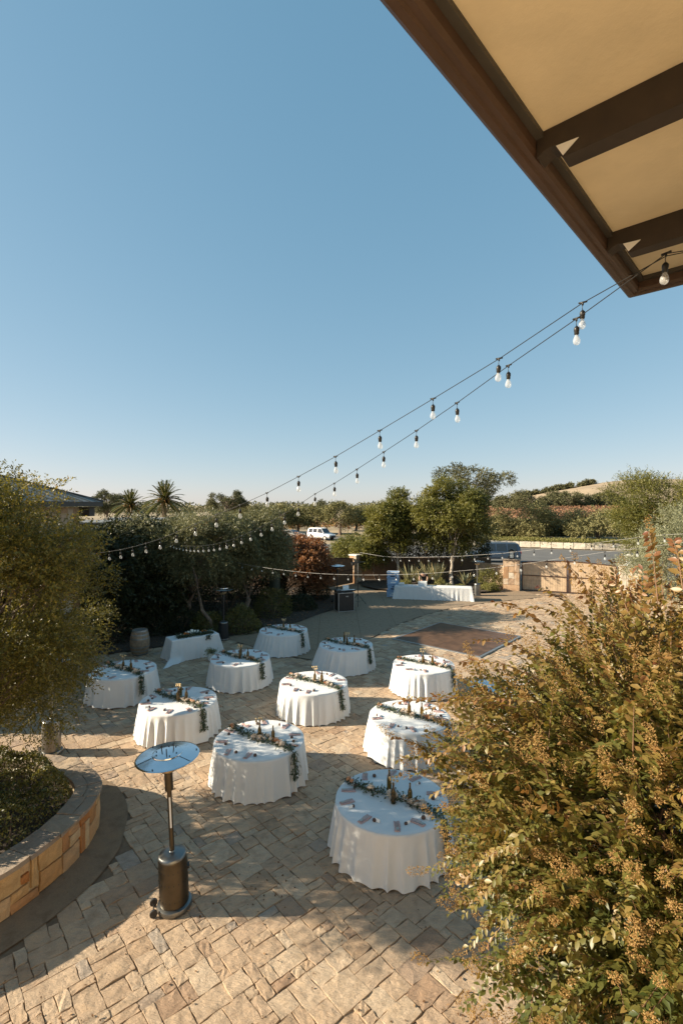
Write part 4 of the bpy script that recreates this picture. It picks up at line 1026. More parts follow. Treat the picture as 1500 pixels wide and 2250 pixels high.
c = link('tablecloth', rect_cloth('tablecloth', 1.72, .68, rg, flare=.10, train=(-1, -1)), None, (hx, hy, 0)); c.rotation_euler = (0, 0, hr)
tag(c, 'white cloth trailing on the ground from the rectangular candle table', 'tablecloth')
def hl(x, y): return (hx + x * math.cos(hr) - y * math.sin(hr), hy + x * math.sin(hr) + y * math.cos(hr))
gg = empty('flower_garland', (*hl(0, 0), .772), hr); tag(gg, 'thick olive leaf garland with orange blooms on the rectangular candle table', 'garland')
n = 1300; t = rg.uniform(-.62, .72, n); P = np.stack([t, -.12 + rg.normal(size=n) * .075, np.abs(rg.normal(size=n)) * .05], 1)
k = rg.uniform(size=n) < .08; P[k, 1] = -.36 - rg.uniform(0, .03, k.sum()); P[k, 0] = .45 + rg.normal(size=k.sum()) * .05; P[k, 2] = -rg.uniform(0, .16, k.sum())
link('foliage', leaf_mesh('foliage', P, rg.normal(size=(n, 3)) * [1, 1, .5], rg.normal(size=(n, 3)) * .5 + [0, 0, 1], rg.uniform(.05, .1, n), rg.uniform(.018, .034, n), rg.uniform(0, 1, n) ** 1.4, L['garland'], .2), gg)
for x, y in ((-.32, -.1), (-.26, -.04), (-.2, -.12), (.33, -.08), (.38, -.02), (.44, -.1), (-.29, .0)): inst('orange_bloom', ORANGE, gg, (x, y, .07), rg.uniform(0, 6), 1.0)
CN = ['first', 'second', 'third', 'fourth', 'fifth', 'sixth', 'seventh']
CAN = MB().lathe([(.028, 0), (.03, .004), (.03, .09), (.024, .086)], 14).mesh('candle', M['wax'], True)
for k, (x, y, s) in enumerate(((-.42, .02, .85), (-.22, .08, 1.1), (-.12, .08, 1.3), (0.0, .09, 1.7), (.11, .08, 1.3), (.22, .07, 1.2), (.5, .05, .9))):
    q = hl(x, y); cdl = inst('candle', CAN, None, (q[0], q[1], .772 + .05), 0, s); cdl.location.z = .79
    tag(cdl, f'white candle on the rectangular table, {CN[k]} of seven from the barrel side', 'candle', 'white candles on the rectangular table')
    MB().tube([(0, 0, .088), (0, 0, .1)], .002, 4).build('wick', M['black'], cdl)
X, Y = gnd(464, 1451); pot = empty('potted_plant', (X, Y, .012)); tag(pot, 'white pot of pale dried foliage on the paving by the rectangular table', 'potted plant')
MB().lathe([(.10, 0), (.13, .25), (.135, .26), (.12, .258), (.11, .22)], 20).build('pot', M['paper'], pot, smooth=True)
n = 420; B = np.zeros((60, 3)) + [0, 0, .24]; D = rg.normal(size=(60, 3)) * [.7, .7, .3] + [0, 0, .7]
P, A, N, i, t = sprig_points(rg, B, D, rg.uniform(.15, .32, 60), 9)
link('foliage', leaf_mesh('foliage', P, A, N, rg.uniform(.04, .07, len(P)), rg.uniform(.015, .03, len(P)), rg.uniform(0, 1, len(P)), L['silver'], .2), pot)
# wine barrel
X, Y = gnd(300, 1443); br = empty('wine_barrel', (X, Y + .3, .012)); tag(br, 'weathered oak wine barrel standing at the edge of the dark bed', 'barrel')
prof = [(.26 + .085 * math.sin(PI * k / 12), .9 * k / 12) for k in range(13)]; ns = 22
for k in range(ns):
    a0, a1 = 2 * PI * k / ns + .008, 2 * PI * (k + 1) / ns - .008; V = []
    for r_, z in prof:
        for a, d in ((a0, 0), (a1, 0), (a1, -.025), (a0, -.025)): V.append(((r_ + d) * math.cos(a), (r_ + d) * math.sin(a), z))
    Fc = []
    for j in range(len(prof) - 1):
        for e in range(4): a = j * 4 + e; b = j * 4 + (e + 1) % 4; Fc.append((a, b, b + 4, a + 4))
    Fc += [(0, 3, 2, 1), tuple(len(V) - 4 + q for q in range(4))]
    mb = MB(); mb.add(V, Fc); mb.build('stave', M['oak'], br)
for z in (.03, .16, .30, .60, .74, .87):
    r0, r1 = [.262 + .085 * math.sin(PI * max(0, min(.9, z + d)) / .9) for d in (-.022, .022)]
    MB().lathe([(r0 - .004, z - .022), (r0 + .003, z - .022), (r1 + .003, z + .022), (r1 - .004, z + .022)], 30).build('hoop', M['hoop'], br, smooth=True)
mb = MB()
for k in range(5): mb.box(0, (k - 2) * .1, .86, 2 * math.sqrt(max(.001, .24 ** 2 - ((k - 2) * .1) ** 2)), .096, .02)
mb.build('head', M['oak'], br)

# ---------------------------------------------------------------- music equipment
X, Y = at(756, 26.2); cs = empty('equipment_case', (X, Y, 0), R(20)); tag(cs, 'black road case with aluminium edges standing on the concrete', 'equipment case')
MB().box(0, 0, .48, .84, .62, .92).build('case_body', M['caseblack'], cs)
mb = MB()
for x in (-.43, .43):
    for y in (-.32, .32): mb.box(x, y, .48, .035, .035, .99)
for z in (.02, .96):
    for y in (-.32, .32): mb.box(0, y, z, .825, .035, .035)
    for x in (-.43, .43): mb.box(x, 0, z, .035, .605, .035)
mb.build('edge_trim', M['alu'], cs)
MB().box(.05, -.312, .78, .14, .01, .05).build('latch', M['alu'], cs)
c_, s_ = math.cos(R(20)), math.sin(R(20))
def cl_(x, y): return (X + x * c_ - y * s_, Y + x * s_ + y * c_)
q = cl_(.08, -.02); kb = empty('keyboard', (*q, 1.0), R(20)); tag(kb, 'slim white and black keyboard lying across the equipment case', 'keyboard')
MB().box(0, 0, .035, 1.0, .26, .07).build('body', M['black'], kb); MB().box(.1, -.05, .078, .75, .12, .014).build('key_strip', M['paper'], kb)
q = cl_(.22, .2); lp = empty('laptop', (*q, .981), R(20)); tag(lp, 'open laptop with pale lid raised behind the keyboard', 'laptop')
MB().box(0, -.0, .012, .33, .23, .02).build('base', M['alu'], lp); mb = MB(); mb.add([(-.165, .115, .024), (.165, .115, .024), (.165, .17, .27), (-.165, .17, .27), (-.165, .127, .024), (.165, .127, .024), (.165, .182, .27), (-.165, .182, .27)], [(0, 1, 2, 3), (7, 6, 5, 4), (0, 4, 5, 1), (1, 5, 6, 2), (2, 6, 7, 3), (3, 7, 4, 0)]); mb.build('screen', M['paper'], lp)
q = cl_(-.3, .0); mx = empty('mixer', (*q, .981), R(20)); tag(mx, 'low black sound mixer on the dark end of the equipment case', 'mixer')
MB().box(0, 0, .05, .35, .4, .1).build('body', M['black'], mx)
for k in range(6): MB().lathe([(.014, 0), (.012, .02)], 8, ((k % 3 - 1) * .09, (k // 3 - .5) * .12, .1)).build('knob', M['alu'], mx)
X2, Y2 = gnd(786, 1330); ls = empty('light_stand', (X2, Y2, 0), .3); tag(ls, 'black tripod light stand with crossbar right of the equipment case', 'stand')
MB().tube([(0, 0, .12), (0, 0, 1.4)], .02, 8).build('pole', M['black'], ls); MB().tube([(0, 0, 1.3), (0, 0, 2.35)], .013, 8).build('extension_pole', M['alu'], ls)
for k in range(3):
    a = k * 2.094 + .2; MB().tube([(0, 0, .62), (math.cos(a) * .52, math.sin(a) * .52, .01)], .013, 6).build('leg', M['black'], ls)
    MB().tube([(0, 0, .2), (math.cos(a) * .33, math.sin(a) * .33, .235)], .007, 5).build('brace', M['black'], ls)
MB().box(.0, 0, 2.36, .8, .05, .04).build('crossbar', M['black'], ls); MB().lathe([(.05, 0), (.07, .05), (.07, .16)], 14, (-.3, 0, 2.18)).build('lamp_head', M['black'], ls)

# ---------------------------------------------------------------- bar of two cloth covered tables
bA = Vector(gnd(866, 1316)); bB = Vector(gnd(1038, 1322)); ba = math.atan2(bB.y - bA.y, bB.x - bA.x); bl = (bB - bA).length / 2
bn = Vector((-math.sin(ba), math.cos(ba))); bd = Vector((math.cos(ba), math.sin(ba)))
for k in range(2):
    q = bA + bd * bl * (k + .5) + bn * .38
    tag(legs_table('bar_table', q.x, q.y, ba, bl - .02, .74, 'folding table under the %s bar cloth' % ('plain left' if k == 0 else 'creased right'), 'bar tables'))
    c = link('tablecloth', rect_cloth('tablecloth', bl - .03, .76, rg, flare=.05 if k else .07, folds=.014 if k else .006), None, (q.x, q.y, 0)); c.rotation_euler = (0, 0, ba)
    tag(c, ['smooth white cloth on the bar table beside the blue crates', 'sunlit creased white cloth on the bar table beside the steel heater'][k], 'tablecloth', 'white cloths on the bar tables')
q = bA + bd * 1.62 + bn * .38; bx = empty('white_box', (q.x, q.y, .775), ba); tag(bx, 'pale box the bending person is reaching into on the bar', 'box')
mb = MB(); 
for x, y, a, b in ((0, -.14, .5, .012), (0, .14, .5, .012), (-.245, 0, .012, .268), (.245, 0, .012, .268)): mb.box(x, y, .12, a, b, .24)
mb.build('side', M['paper'], bx); MB().box(0, 0, .008, .47, .26, .014).build('bottom', M['paper'], bx)
q = bA + bd * .35 + bn * .3; rl = tag(MB().tube([(q.x - .12, q.y, .85), (q.x + .2, q.y + .05, .85)], .075, 14).build('linen_roll', M['cloth'], smooth=True), 'rolled white linen on the left end of the bar', 'linen')
# stacked crates
X3, Y3 = at(863, 30.2); 
for k in range(4):
    cr = empty('crate', (X3 + .02 * (k % 2), Y3 + .02 * k, .01 + k * .375), R(-12 + 5 * (k % 3))); rg2 = np.random.default_rng(k)
    tag(cr, ['lowest', 'second from bottom', 'third from bottom', 'topmost'][k] + ' of the pale blue plastic crates stacked behind the bar', 'crate', 'stacked blue crates')
    mb = MB()
    for x, y, a, b in ((0, -.29, .66, .02), (0, .29, .66, .02), (-.32, 0, .02, .56), (.32, 0, .02, .56)): mb.box(x, y, .18, a, b, .34, taper=-.02)
    mb.box(0, 0, .01, .62, .54, .02); mb.build('body', M['blueplastic'], cr)
    mb = MB(); 
    for x, y, a, b in ((0, -.306, .72, .03), (0, .306, .72, .03), (-.345, 0, .03, .58), (.345, 0, .03, .58)): mb.box(x, y, .345, a, b, .035)
    mb.build('rim', M['paper'] if k == 3 else M['blueplastic'], cr)
    mb = MB(); mb.box(0, -.304, .24, .14, .008, .05); mb.box(0, -.304, .12, .3, .006, .07); mb.build('handle', M['jeans'] if k % 2 else M['paper'], cr)

# ---------------------------------------------------------------- person bending over the bar
def skin_body(name, verts, edges, mat, parent, sub=2):
    me = bpy.data.meshes.new(name); me.from_pydata([v[:3] for v in verts], edges, []); o = link(name, me, None); me.materials.append(mat)
    md = o.modifiers.new('skin', 'SKIN'); sl = me.skin_vertices[0]
    for i, v in enumerate(verts): sl.data[i].radius = (v[3], v[4] if len(v) > 4 else v[3]); sl.data[i].use_root = (i == 0)
    s = o.modifiers.new('sub', 'SUBSURF'); s.levels = s.render_levels = sub; md.use_smooth_shade = True
    dg = bpy.context.evaluated_depsgraph_get(); m2 = bpy.data.meshes.new_from_object(o.evaluated_get(dg)); m2.name = name
    o.modifiers.clear(); o.data = m2; o.parent = parent
    if not len(m2.materials): m2.materials.append(mat)
    return o
q = bA + bd * 1.66 + bn * .98; ps = empty('person', (q.x, q.y, .0), ba); tag(ps, 'person in black t-shirt bending head down over the box on the bar', 'person')
# faces -Y (towards the camera); torso leans forward
PV = [(0, .06, .92, .15, .11), (0, .02, 1.08, .13, .10), (0, -.07, 1.25, .155, .10), (0, -.15, 1.36, .12, .08), (0, -.21, 1.405, .055), (0, -.26, 1.42, .05), (0, -.33, 1.40, .09, .085), (0, -.37, 1.36, .075, .07),
      (.17, -.13, 1.35, .055), (.25, -.18, 1.16, .042), (.20, -.36, .98, .034), (.17, -.46, .93, .028), (-.17, -.13, 1.35, .055), (-.25, -.18, 1.16, .042), (-.20, -.36, .98, .034), (-.17, -.46, .93, .028),
      (.10, .06, .84, .095), (.115, .03, .48, .06), (.12, .08, .1, .042), (.12, -.04, .04, .035), (-.10, .06, .84, .095), (-.115, .03, .48, .06), (-.12, .08, .1, .042), (-.12, -.04, .04, .035)]
PE = [(0, 1), (1, 2), (2, 3), (3, 4), (4, 5), (5, 6), (6, 7), (3, 8), (8, 9), (9, 10), (10, 11), (3, 12), (12, 13), (13, 14), (14, 15), (0, 16), (16, 17), (17, 18), (18, 19), (0, 20), (20, 21), (21, 22), (22, 23)]
body = skin_body('body', PV, PE, M['skin'], ps)
for sg in (-1, 1):
    for f in range(5):
        a = (f - 2) * .22 if f < 4 else -.9; ln = (.07, .08, .078, .062, .055)[f] if f < 4 else .05
        bx_ = sg * .17 + (f - 1.5) * .016 * (1 if f < 4 else 0) + (-sg * .026 if f == 4 else 0)
        MB().tube([(bx_, -.465, .915), (bx_ + math.sin(a) * .02, -.50, .90), (bx_ + math.sin(a) * .03, -.51, .90 - ln * .7)], [.009, .008, .006], 6).build('finger', M['skin'], body, smooth=True)
shirt = skin_body('tshirt', [(0, .055, .92, .165, .125), (0, .015, 1.08, .148, .118), (0, -.07, 1.25, .172, .118), (0, -.15, 1.355, .135, .095), (.17, -.13, 1.35, .068), (.225, -.16, 1.23, .062), (-.17, -.13, 1.35, .068), (-.225, -.16, 1.23, .062)], [(0, 1), (1, 2), (2, 3), (3, 4), (4, 5), (3, 6), (6, 7)], M['blackcloth'], ps)
skin_body('trousers', [(0, .06, .90, .16, .12), (.10, .06, .82, .11), (.115, .03, .48, .08), (.12, .08, .12, .06), (-.10, .06, .82, .11), (-.115, .03, .48, .08), (-.12, .08, .12, .06)], [(0, 1), (1, 2), (2, 3), (0, 4), (4, 5), (5, 6)], M['jeans'], ps)
skin_body('hair', [(0, -.27, 1.455, .085, .075), (0, -.33, 1.465, .10, .085), (0, -.385, 1.44, .08, .055)], [(0, 1), (1, 2)], M['hair'], ps)
fm = MB()
for sg in (-1, 1): fm.lathe([(.009, 0), (.011, .006), (.004, .012)], 8, (sg * .032, -.425, 1.365))
fm.build('eye', M['hair'], ps); MB().tube([(0, -.43, 1.37), (0, -.455, 1.335), (0, -.435, 1.33)], [.008, .014, .008], 6).build('nose', M['skin'], ps)
for sg in (-1, 1):
    MB().lathe([(.012, 0), (.02, .02), (.012, .05)], 8, (sg * .088, -.325, 1.36)).build('ear', M['skin'], ps)
    MB().box(sg * .12, -.0, .035, .09, .27, .07, taper=.15).build('shoe', M['black'], ps)

# ---------------------------------------------------------------- string lights
SOCK = MB().lathe([(.006, -.002), (.02, -.018), (.0225, -.024), (.0225, -.045), (.020, -.05), (.020, -.072), (.016, -.078)], 12)
BULB = MB().lathe([(.012, 0), (.016, -.012), (.026, -.034), (.0305, -.054), (.028, -.072), (.018, -.086), (.004, -.091)], 14).mesh('bulb', M['bulb'], True)
hold = MB(); hold.tube([(-.035, 0, .004), (.035, 0, .004)], .008, 6); hold.tube([(0, 0, .004), (.001, 0, -.02)], .009, 6); hold.tube([(0, 0, -.015), (.004, 0, -.04), (0, 0, -.062)], .003, 5)
hold.v += [(x, y, z - .058) for x, y, z in SOCK.v]; nb = len(hold.v) - len(SOCK.v); hold.f += [tuple(i + nb for i in f) for f in SOCK.f]; hold.t += SOCK.t
HOLD = hold.mesh('lamp_holder', M['darkmetal'], True)
FIL = MB().tube([(-.006, 0, -.01), (-.008, 0, -.04), (0, 0, -.05), (.008, 0, -.04), (.006, 0, -.01)], .0012, 4).mesh('filament', M['pod'])
def string_light(lbl, pts, bulbs, cab='darkmetal', pre=(), post=()):
    o = pts[0]; r_ = empty('string_light', o); tag(r_, lbl, 'string lights', 'festoon strings over the patio')
    O = Vector(o); allp = [Vector(p) - O for p in list(pre) + list(pts) + list(post)]
    rad = [max(.0035, .00024 * (p + O).y) for p in allp]
    MB().tube([tuple(p) for p in allp], rad, 6).build('cable', M[cab], r_)
    a = math.atan2(pts[-1][1] - pts[0][1], pts[-1][0] - pts[0][0])
    for p in bulbs:
        q = Vector(p) - O; j = rnd.uniform(-.06, .06)
        h = inst('lamp_holder', HOLD, r_, tuple(q), a, .9, (j, rnd.uniform(-.06, .06))); inst('bulb', BULB, h, (0, 0, -.134), 0)
        if (q + O).y < 6: inst('filament', FIL, h, (0, 0, -.134), 0)
def Z(py, Y): return CH - (py - HZ) / F * Y
A_py = [665, 788, 876, 946, 1003, 1047, 1083, 1110, 1131, 1152, 1169, 1184, 1194, 1202, 1208, 1212, 1215]
A_ = [(1.8705 - .48508 * k, 3.9 + .52199 * k) for k in range(17)]; A_ = [(x, y, Z(p, y)) for (x, y), p in zip(A_, A_py)]
B_py = [700, 803, 885, 946, 993, 1031, 1062, 1085, 1109, 1129, 1145, 1158, 1169, 1177, 1184, 1189, 1193, 1196, 1198, 1199, 1200, 1200, 1200, 1199, 1199, 1197, 1196, 1194, 1192, 1190, 1188, 1186]
B_ = [(1.8217 - .32138 * k, 3.9 + .61636 * k) for k in range(32)]; B_ = [(x, y, Z(p, y)) for (x, y), p in zip(B_, B_py)]
hook = (2.13, 3.30, CH + 1.652); inner = (2.75, 3.02, CH + 1.655)
string_light('upper string of clear bulbs running from the eave to the big left tree', A_, A_, pre=[inner, (hook[0] + .02, hook[1] + .03, hook[2] + .0)], post=[(-6.6, 13.0, 4.2)])
string_light('lower string of clear bulbs dipping low before the willowy olive tree', B_, B_ + [hook], pre=[(inner[0], inner[1] + .03, inner[2] - .006), hook], post=[(-8.5, 23.6, 3.95)])
C_py = [1229, 1234, 1239, 1243, 1246.5, 1250, 1253, 1256, 1258.5, 1260.7, 1262, 1263, 1263.5, 1263.4, 1262.7, 1261.5, 1259.5, 1256, 1252, 1247, 1240, 1232, 1223, 1213, 1205, 1195]
sc = 23.2 / 18; C_ = [((-4.20786 + .40003 * k) * sc, (18 - .3676 * k) * sc) for k in range(26)]; C_ = [(x, y, Z(p, y)) for (x, y), p in zip(C_, C_py)]
string_light('string of small bulbs sagging low in front of the equipment case and bar', C_, C_, cab='cable', pre=[(-6.0, 23.8, Z(1223, 23.8))], post=[(8.6, 10.2, 5.0)])
D_py = [1223, 1224, 1224.5, 1224.5, 1224.5, 1224, 1223.5, 1223, 1222, 1220, 1218, 1216, 1212, 1208, 1204, 1199, 1194, 1188, 1181, 1175]
sc = 24.8 / 24; D_ = [((2.03446 + .32211 * k) * sc, (24 - .59487 * k) * sc) for k in range(20)]; D_ = [(x, y, Z(p, y)) for (x, y), p in zip(D_, D_py)]
string_light('string of bulbs crossing before the two trees, above the veined pillar', D_, D_, cab='cable', pre=[(1.0, 27.3, Z(1214, 27.3))], post=[(9.6, 10.6, 5.0)])
for px_, Y_, lb in ((1330, 9.6, 'lone'),): pass

# ---------------------------------------------------------------- cars
def suv(X, Y, rz, paint, lbl, grp=None, L_=4.75, W=1.9, H=1.85, rack=True):
    r_ = empty('parked_car', (X, Y, -.02), rz); tag(r_, lbl, 'car', 'cars parked beyond the patio')
    hw = W / 2
    # sections along x (front = +x): x, half width, z low, belt, roof z, roof half width
    secs = [(-2.32, .80, .55, .95, 1.0, .7), (-2.28, .90, .42, 1.05, 1.55, .68), (-2.05, .95, .38, 1.08, H - .05, .72), (-1.2, .95, .36, 1.08, H, .74), (0, .95, .36, 1.07, H, .74), (.55, .95, .36, 1.06, H - .06, .72),
            (1.15, .95, .36, 1.05, 1.12, .78), (1.3, .94, .36, 1.02, 1.06, .80), (2.0, .92, .38, .92, .97, .78), (2.28, .86, .42, .80, .86, .72), (2.36, .74, .5, .66, .7, .6)]
    k = L_ / 4.75; V = []; n = 10
    for x, w_, zl, zb, zr, rw in secs:
        V += [(x * k, -w_ * .9, zl), (x * k, -w_, zl + .15), (x * k, -w_ * .995, zb - .1), (x * k, -w_ * .96, zb), (x * k, -rw, zr - .03), (x * k, rw, zr - .03), (x * k, w_ * .96, zb), (x * k, w_ * .995, zb - .1), (x * k, w_, zl + .15), (x * k, w_ * .9, zl)]
    Fc = []
    for i in range(len(secs) - 1):
        for j in range(n): a, b = i * n + j, i * n + (j + 1) % n; Fc.append((a, b, b + n, a + n))
    Fc += [tuple(range(n - 1, -1, -1)), tuple(range(len(V) - n, len(V)))]
    body = MB().add(V, Fc).build('body', M[paint], r_, smooth=True, sharp=28)
    # glazing, proud of the pillars
    def strip(name, pts, out=.012):
        mb = MB(); mb.add(pts, [tuple(range(len(pts)))]); return mb.build(name, M['glassdark'], r_)
    for sg in (-1, 1):
        y0, y1 = sg * (.925), sg * (.765)
        for xa, xb, xc, xd in ((-2.0, -1.15, -1.15, -1.9), (-1.05, -.2, -.2, -1.05), (-.1, .95, .52, -.1)):
            strip('side_window', [(xa * k, y0, 1.12), (xb * k, y0, 1.12), (xc * k, y1, H - .13), (xd * k, y1, H - .13)])
        mb = MB(); mb.box(1.15 * k, sg * 1.02, 1.08, .14, .16, .13); mb.build('wing_mirror', M[paint], r_)
        for xx in (-.62, .42): mb = MB(); mb.box(xx * k, sg * .955, .96, .16, .02, .03); mb.build('door_handle', M['darkmetal'], r_)
        hl_ = MB().box(2.29 * k, sg * .66, .80, .12, .26, .13).build('headlight', M['lampglass'], r_)
        MB().box(-2.31 * k, sg * .82, 1.0, .06, .14, .3).build('tail_light', M['redglass'], r_)
        if rack: MB().tube([(-1.9 * k, sg * .66, H + .03), (.4 * k, sg * .66, H + .02)], .02, 5).build('roof_rail', M['alu'], r_)
        for xx in (-1.42, 1.45):
            wv = MB().tube([(xx * k, sg * .73, .36), (xx * k, sg * .965, .36)], .36, 24).build('wheel', M['tyre'], r_); MB().tube([(xx * k, sg * .966, .36), (xx * k, sg * .972, .36)], .22, 16).build('rim', M['alu'], wv)
    strip('windscreen', [(1.17 * k, -.74, 1.14), (1.17 * k, .74, 1.14), (.60 * k, .67, H - .08), (.60 * k, -.67, H - .08)])
    strip('rear_window', [(-2.325 * k, .66, 1.15), (-2.325 * k, -.66, 1.15), (-2.17 * k, -.66, H - .2), (-2.17 * k, .66, H - .2)])
    MB().box(2.36 * k, 0, .62, .04, 1.0, .2).build('grille', M['black'], r_); MB().box(2.33 * k, 0, .45, .1, 1.5, .12).build('bumper', M['darkmetal'], r_)
    return r_
X, Y = at(706, 80.5); suv(X, Y, R(-38), 'carwhite', 'white off-road car parked on the road behind the russet tree', H=1.9)
X, Y = at(1082, 49.0); suv(X, Y, R(172), 'carblue', 'dark blue car parked by the veined pillar and the steel heater', L_=5.1, H=1.93)
X, Y = at(638, 82.5); suv(X, Y, R(-30), 'roofmetal', 'grey car mostly hidden behind the russet tree', H=1.5, rack=False)

# ---------------------------------------------------------------- vegetation near the patio
tree('evergreen_tree', 'big round evergreen tree with small glossy leaves rising from the curved planter', 'tree', (-6.3, 8.1, .5), (-6.15, 8.1, 3.85), (2.05, 2.25, 2.5), L['lefttree'], (.055, .024),
     nclump=130, rclump=.47, ntwig=20000, twig=.27, nleaf=10, seed=12, r0=.13, nlimb=46, fill=.3, ctint=.45, droop=.2, updir=.3, trunks=3)

# crepe myrtle on the right: arching shoots of paired leaves ending in seed clusters
def myrtle():
    rg = np.random.default_rng(77); c = np.array([2.56, 3.80, 2.98]); root = empty('crepe_myrtle', (2.9, 3.9, 0)); off = np.array([2.9, 3.9, 0.])
    tag(root, 'large crepe myrtle shrub with russet tips and golden seed clusters', 'shrub')
    ns = 5000
    d = unit(rg.normal(size=(ns, 3))); d[:, 2] *= .8; d = unit(d)
    ph = rg.uniform(0, 6, 6)
    lump = 1 + .10 * np.sin(d[:, 0] * 5 + ph[0] + d[:, 2] * 4) + .09 * np.sin(d[:, 1] * 6 + ph[1] - d[:, 2] * 6) + .06 * np.sin(d[:, 2] * 11 + ph[2] + d[:, 0] * 8)
    rad = np.array([1.60, 1.60, 1.66]); rad = np.where(d[:, 2:3] < 0, rad * [[1, 1, 1.25]], rad)
    r = rg.uniform(.3, .92, ns) ** .7 * lump
    B = c + d * rad * r[:, None]
    B[:, :2] = np.where(B[:, 2:3] < 2.2, c[:2] + .25 + (B[:, :2] - c[:2]) * (1 - .34 * np.clip(2.2 - B[:, 2:3], 0, 2)), B[:, :2])
    D = d * .9 + rg.normal(size=(ns, 3)) * .38; D[:, 2] += .35
    Ln = rg.uniform(.28, .62, ns)
    # named long shoots seen against the patio and the gate: (start, end)
    def W(px, py, Y): return np.array(at(px, Y, py))
    extra = [(W(1160, 1560, 3.3), W(868, 1527, 3.35)), (W(1180, 1545, 3.4), W(930, 1545, 3.45)), (W(1200, 1500, 3.5), W(1010, 1440, 3.6)), (W(1190, 1450, 3.6), W(1040, 1395, 3.7)), (W(1230, 1400, 3.7), W(1085, 1310, 3.9)), (W(1330, 1380, 3.6), W(1240, 1222, 3.6)),
             (W(1350, 1360, 3.6), W(1292, 1215, 3.6)), (W(1445, 1330, 3.4), W(1425, 1150, 3.4)), (W(1460, 1340, 3.5), W(1436, 1185, 3.5)), (W(1500, 1300, 3.5), W(1490, 1195, 3.5)), (W(1380, 1350, 3.3), W(1345, 1262, 3.3)), (W(1290, 1380, 3.7), W(1180, 1275, 3.8)),
             (W(1120, 1640, 3.3), W(935, 1655, 3.4)), (W(1130, 1700, 3.2), W(950, 1730, 3.3)), (W(1150, 1850, 3.1), W(1010, 1930, 3.2)), (W(1200, 1950, 3.0), W(1070, 2060, 3.1)), (W(1260, 2050, 3.0), W(1080, 2110, 3.1)), (W(1500, 1300, 3.2), W(1478, 1170, 3.2)),
             (W(1330, 2120, 2.9), W(1230, 2210, 3.0)), (W(1400, 2180, 2.8), W(1270, 2235, 2.9)), (W(1120, 1610, 3.3), W(1000, 1600, 3.4)), (W(1230, 1350, 3.8), W(1130, 1340, 3.9))]
    eB = np.array([e[0] for e in extra]); eD = np.array([e[1] - e[0] for e in extra]); eL = np.linalg.norm(eD, axis=1)
    B = np.concatenate([B, eB]); D = np.concatenate([unit(D), unit(eD)]); Ln = np.concatenate([Ln, eL]); n0 = ns; ns = len(B)
    shoot_t = rg.uniform(0, 1, ns); shoot_t[n0:] = .8
    Ps, As, Ns, Ts, Ss = [], [], [], [], []
    pk = []
    stems = MB()
    for s in range(ns):
        b, dd, ln = B[s], D[s], Ln[s]; ex = s >= n0
        m = int(ln / .019); t = (np.arange(m) + .5) / m; droop = .16 * ln if not ex else .05
        axis = b + dd * (ln * t)[:, None]; axis[:, 2] -= droop * t ** 2 - (0.05 * np.sin(t * PI) if ex else 0)
        sd_ = unit(np.cross(dd, [0, 0, 1.0]) + rg.normal(size=3) * .25); up = np.cross(sd_, dd)
        sg = np.where(np.arange(m) % 2 == 0, 1, -1)[:, None]
        A = dd * .75 + sd_ * sg * .85 + up * .15 + rg.normal(size=(m, 3)) * .22; A[:, 2] -= .35 if not ex else .55
        N = up + rg.normal(size=(m, 3)) * .35
        sz = (.85 + .5 * rg.uniform(size=m)) * (1.05 - .35 * t)
        Ps.append(axis); As.append(A); Ns.append(N); Ss.append(sz)
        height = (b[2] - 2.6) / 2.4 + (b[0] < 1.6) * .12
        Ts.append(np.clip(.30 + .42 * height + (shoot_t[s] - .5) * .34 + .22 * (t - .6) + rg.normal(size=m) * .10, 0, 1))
        if ex or rg.uniform() < .35: stems.tube([tuple(axis[0] - off), tuple(axis[m // 2] - off), tuple(axis[-1] - off)], [.004, .0028, .0016], 4)
        tip = axis[-1] + dd * .02
        lenpan = rg.uniform(.06, .15) * (1 if rg.uniform() < .36 else 0) * (1 if not ex else .6)
        if lenpan:
            q = int(lenpan * 900); u = rg.uniform(0, 1, q); ra = .03 * np.sqrt(np.sin(np.clip(u, .05, .97) * PI)) * lenpan / .12 + .006
            pd = unit(rg.normal(size=(q, 3))); pk.append(np.concatenate([tip + (dd * 1 + [0, 0, .15]) * (u * lenpan)[:, None] + pd * (ra * rg.uniform(.4, 1.1, q))[:, None], pd], 1))
    P = np.concatenate(Ps); A = np.concatenate(As); N = np.concatenate(Ns); T = np.concatenate(Ts); S = np.concatenate(Ss)
    Ls = .059 * S; Ws = .030 * S; T = np.clip(T, 0, 1)
    # the 300 leaves that show largest are parts of their own
    Y = P[:, 1]; px = 750 + F * P[:, 0] / Y; py = HZ + F * (CH - P[:, 2]) / Y
    inv = (px > 0) & (px < 1500) & (py > 0) & (py < 2250)
    score = np.where(inv, S / np.linalg.norm(P - [0, 0, CH], axis=1), 0); big = np.argsort(-score)[:300]
    # keep them where they are on the camera side
    mask = np.ones(len(P), bool); mask[big] = False
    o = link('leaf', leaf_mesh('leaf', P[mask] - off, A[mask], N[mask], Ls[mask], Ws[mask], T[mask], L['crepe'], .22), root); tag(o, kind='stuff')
    protos = []
    for tv in (.05, .2, .35, .5, .7, .9):
        V, Fq, k = leaf_arrays(np.zeros((1, 3)), np.array([[0, 1., 0]]), np.array([[0, 0, 1.]]), np.array([.059]), np.array([.030]), .22)
        protos.append(np_mesh('leaf', V, Fq, L['crepe'], np.full(7, tv)))
    Au = unit(A[big]); Su = unit(np.cross(Au, N[big])); Nu = np.cross(Su, Au)
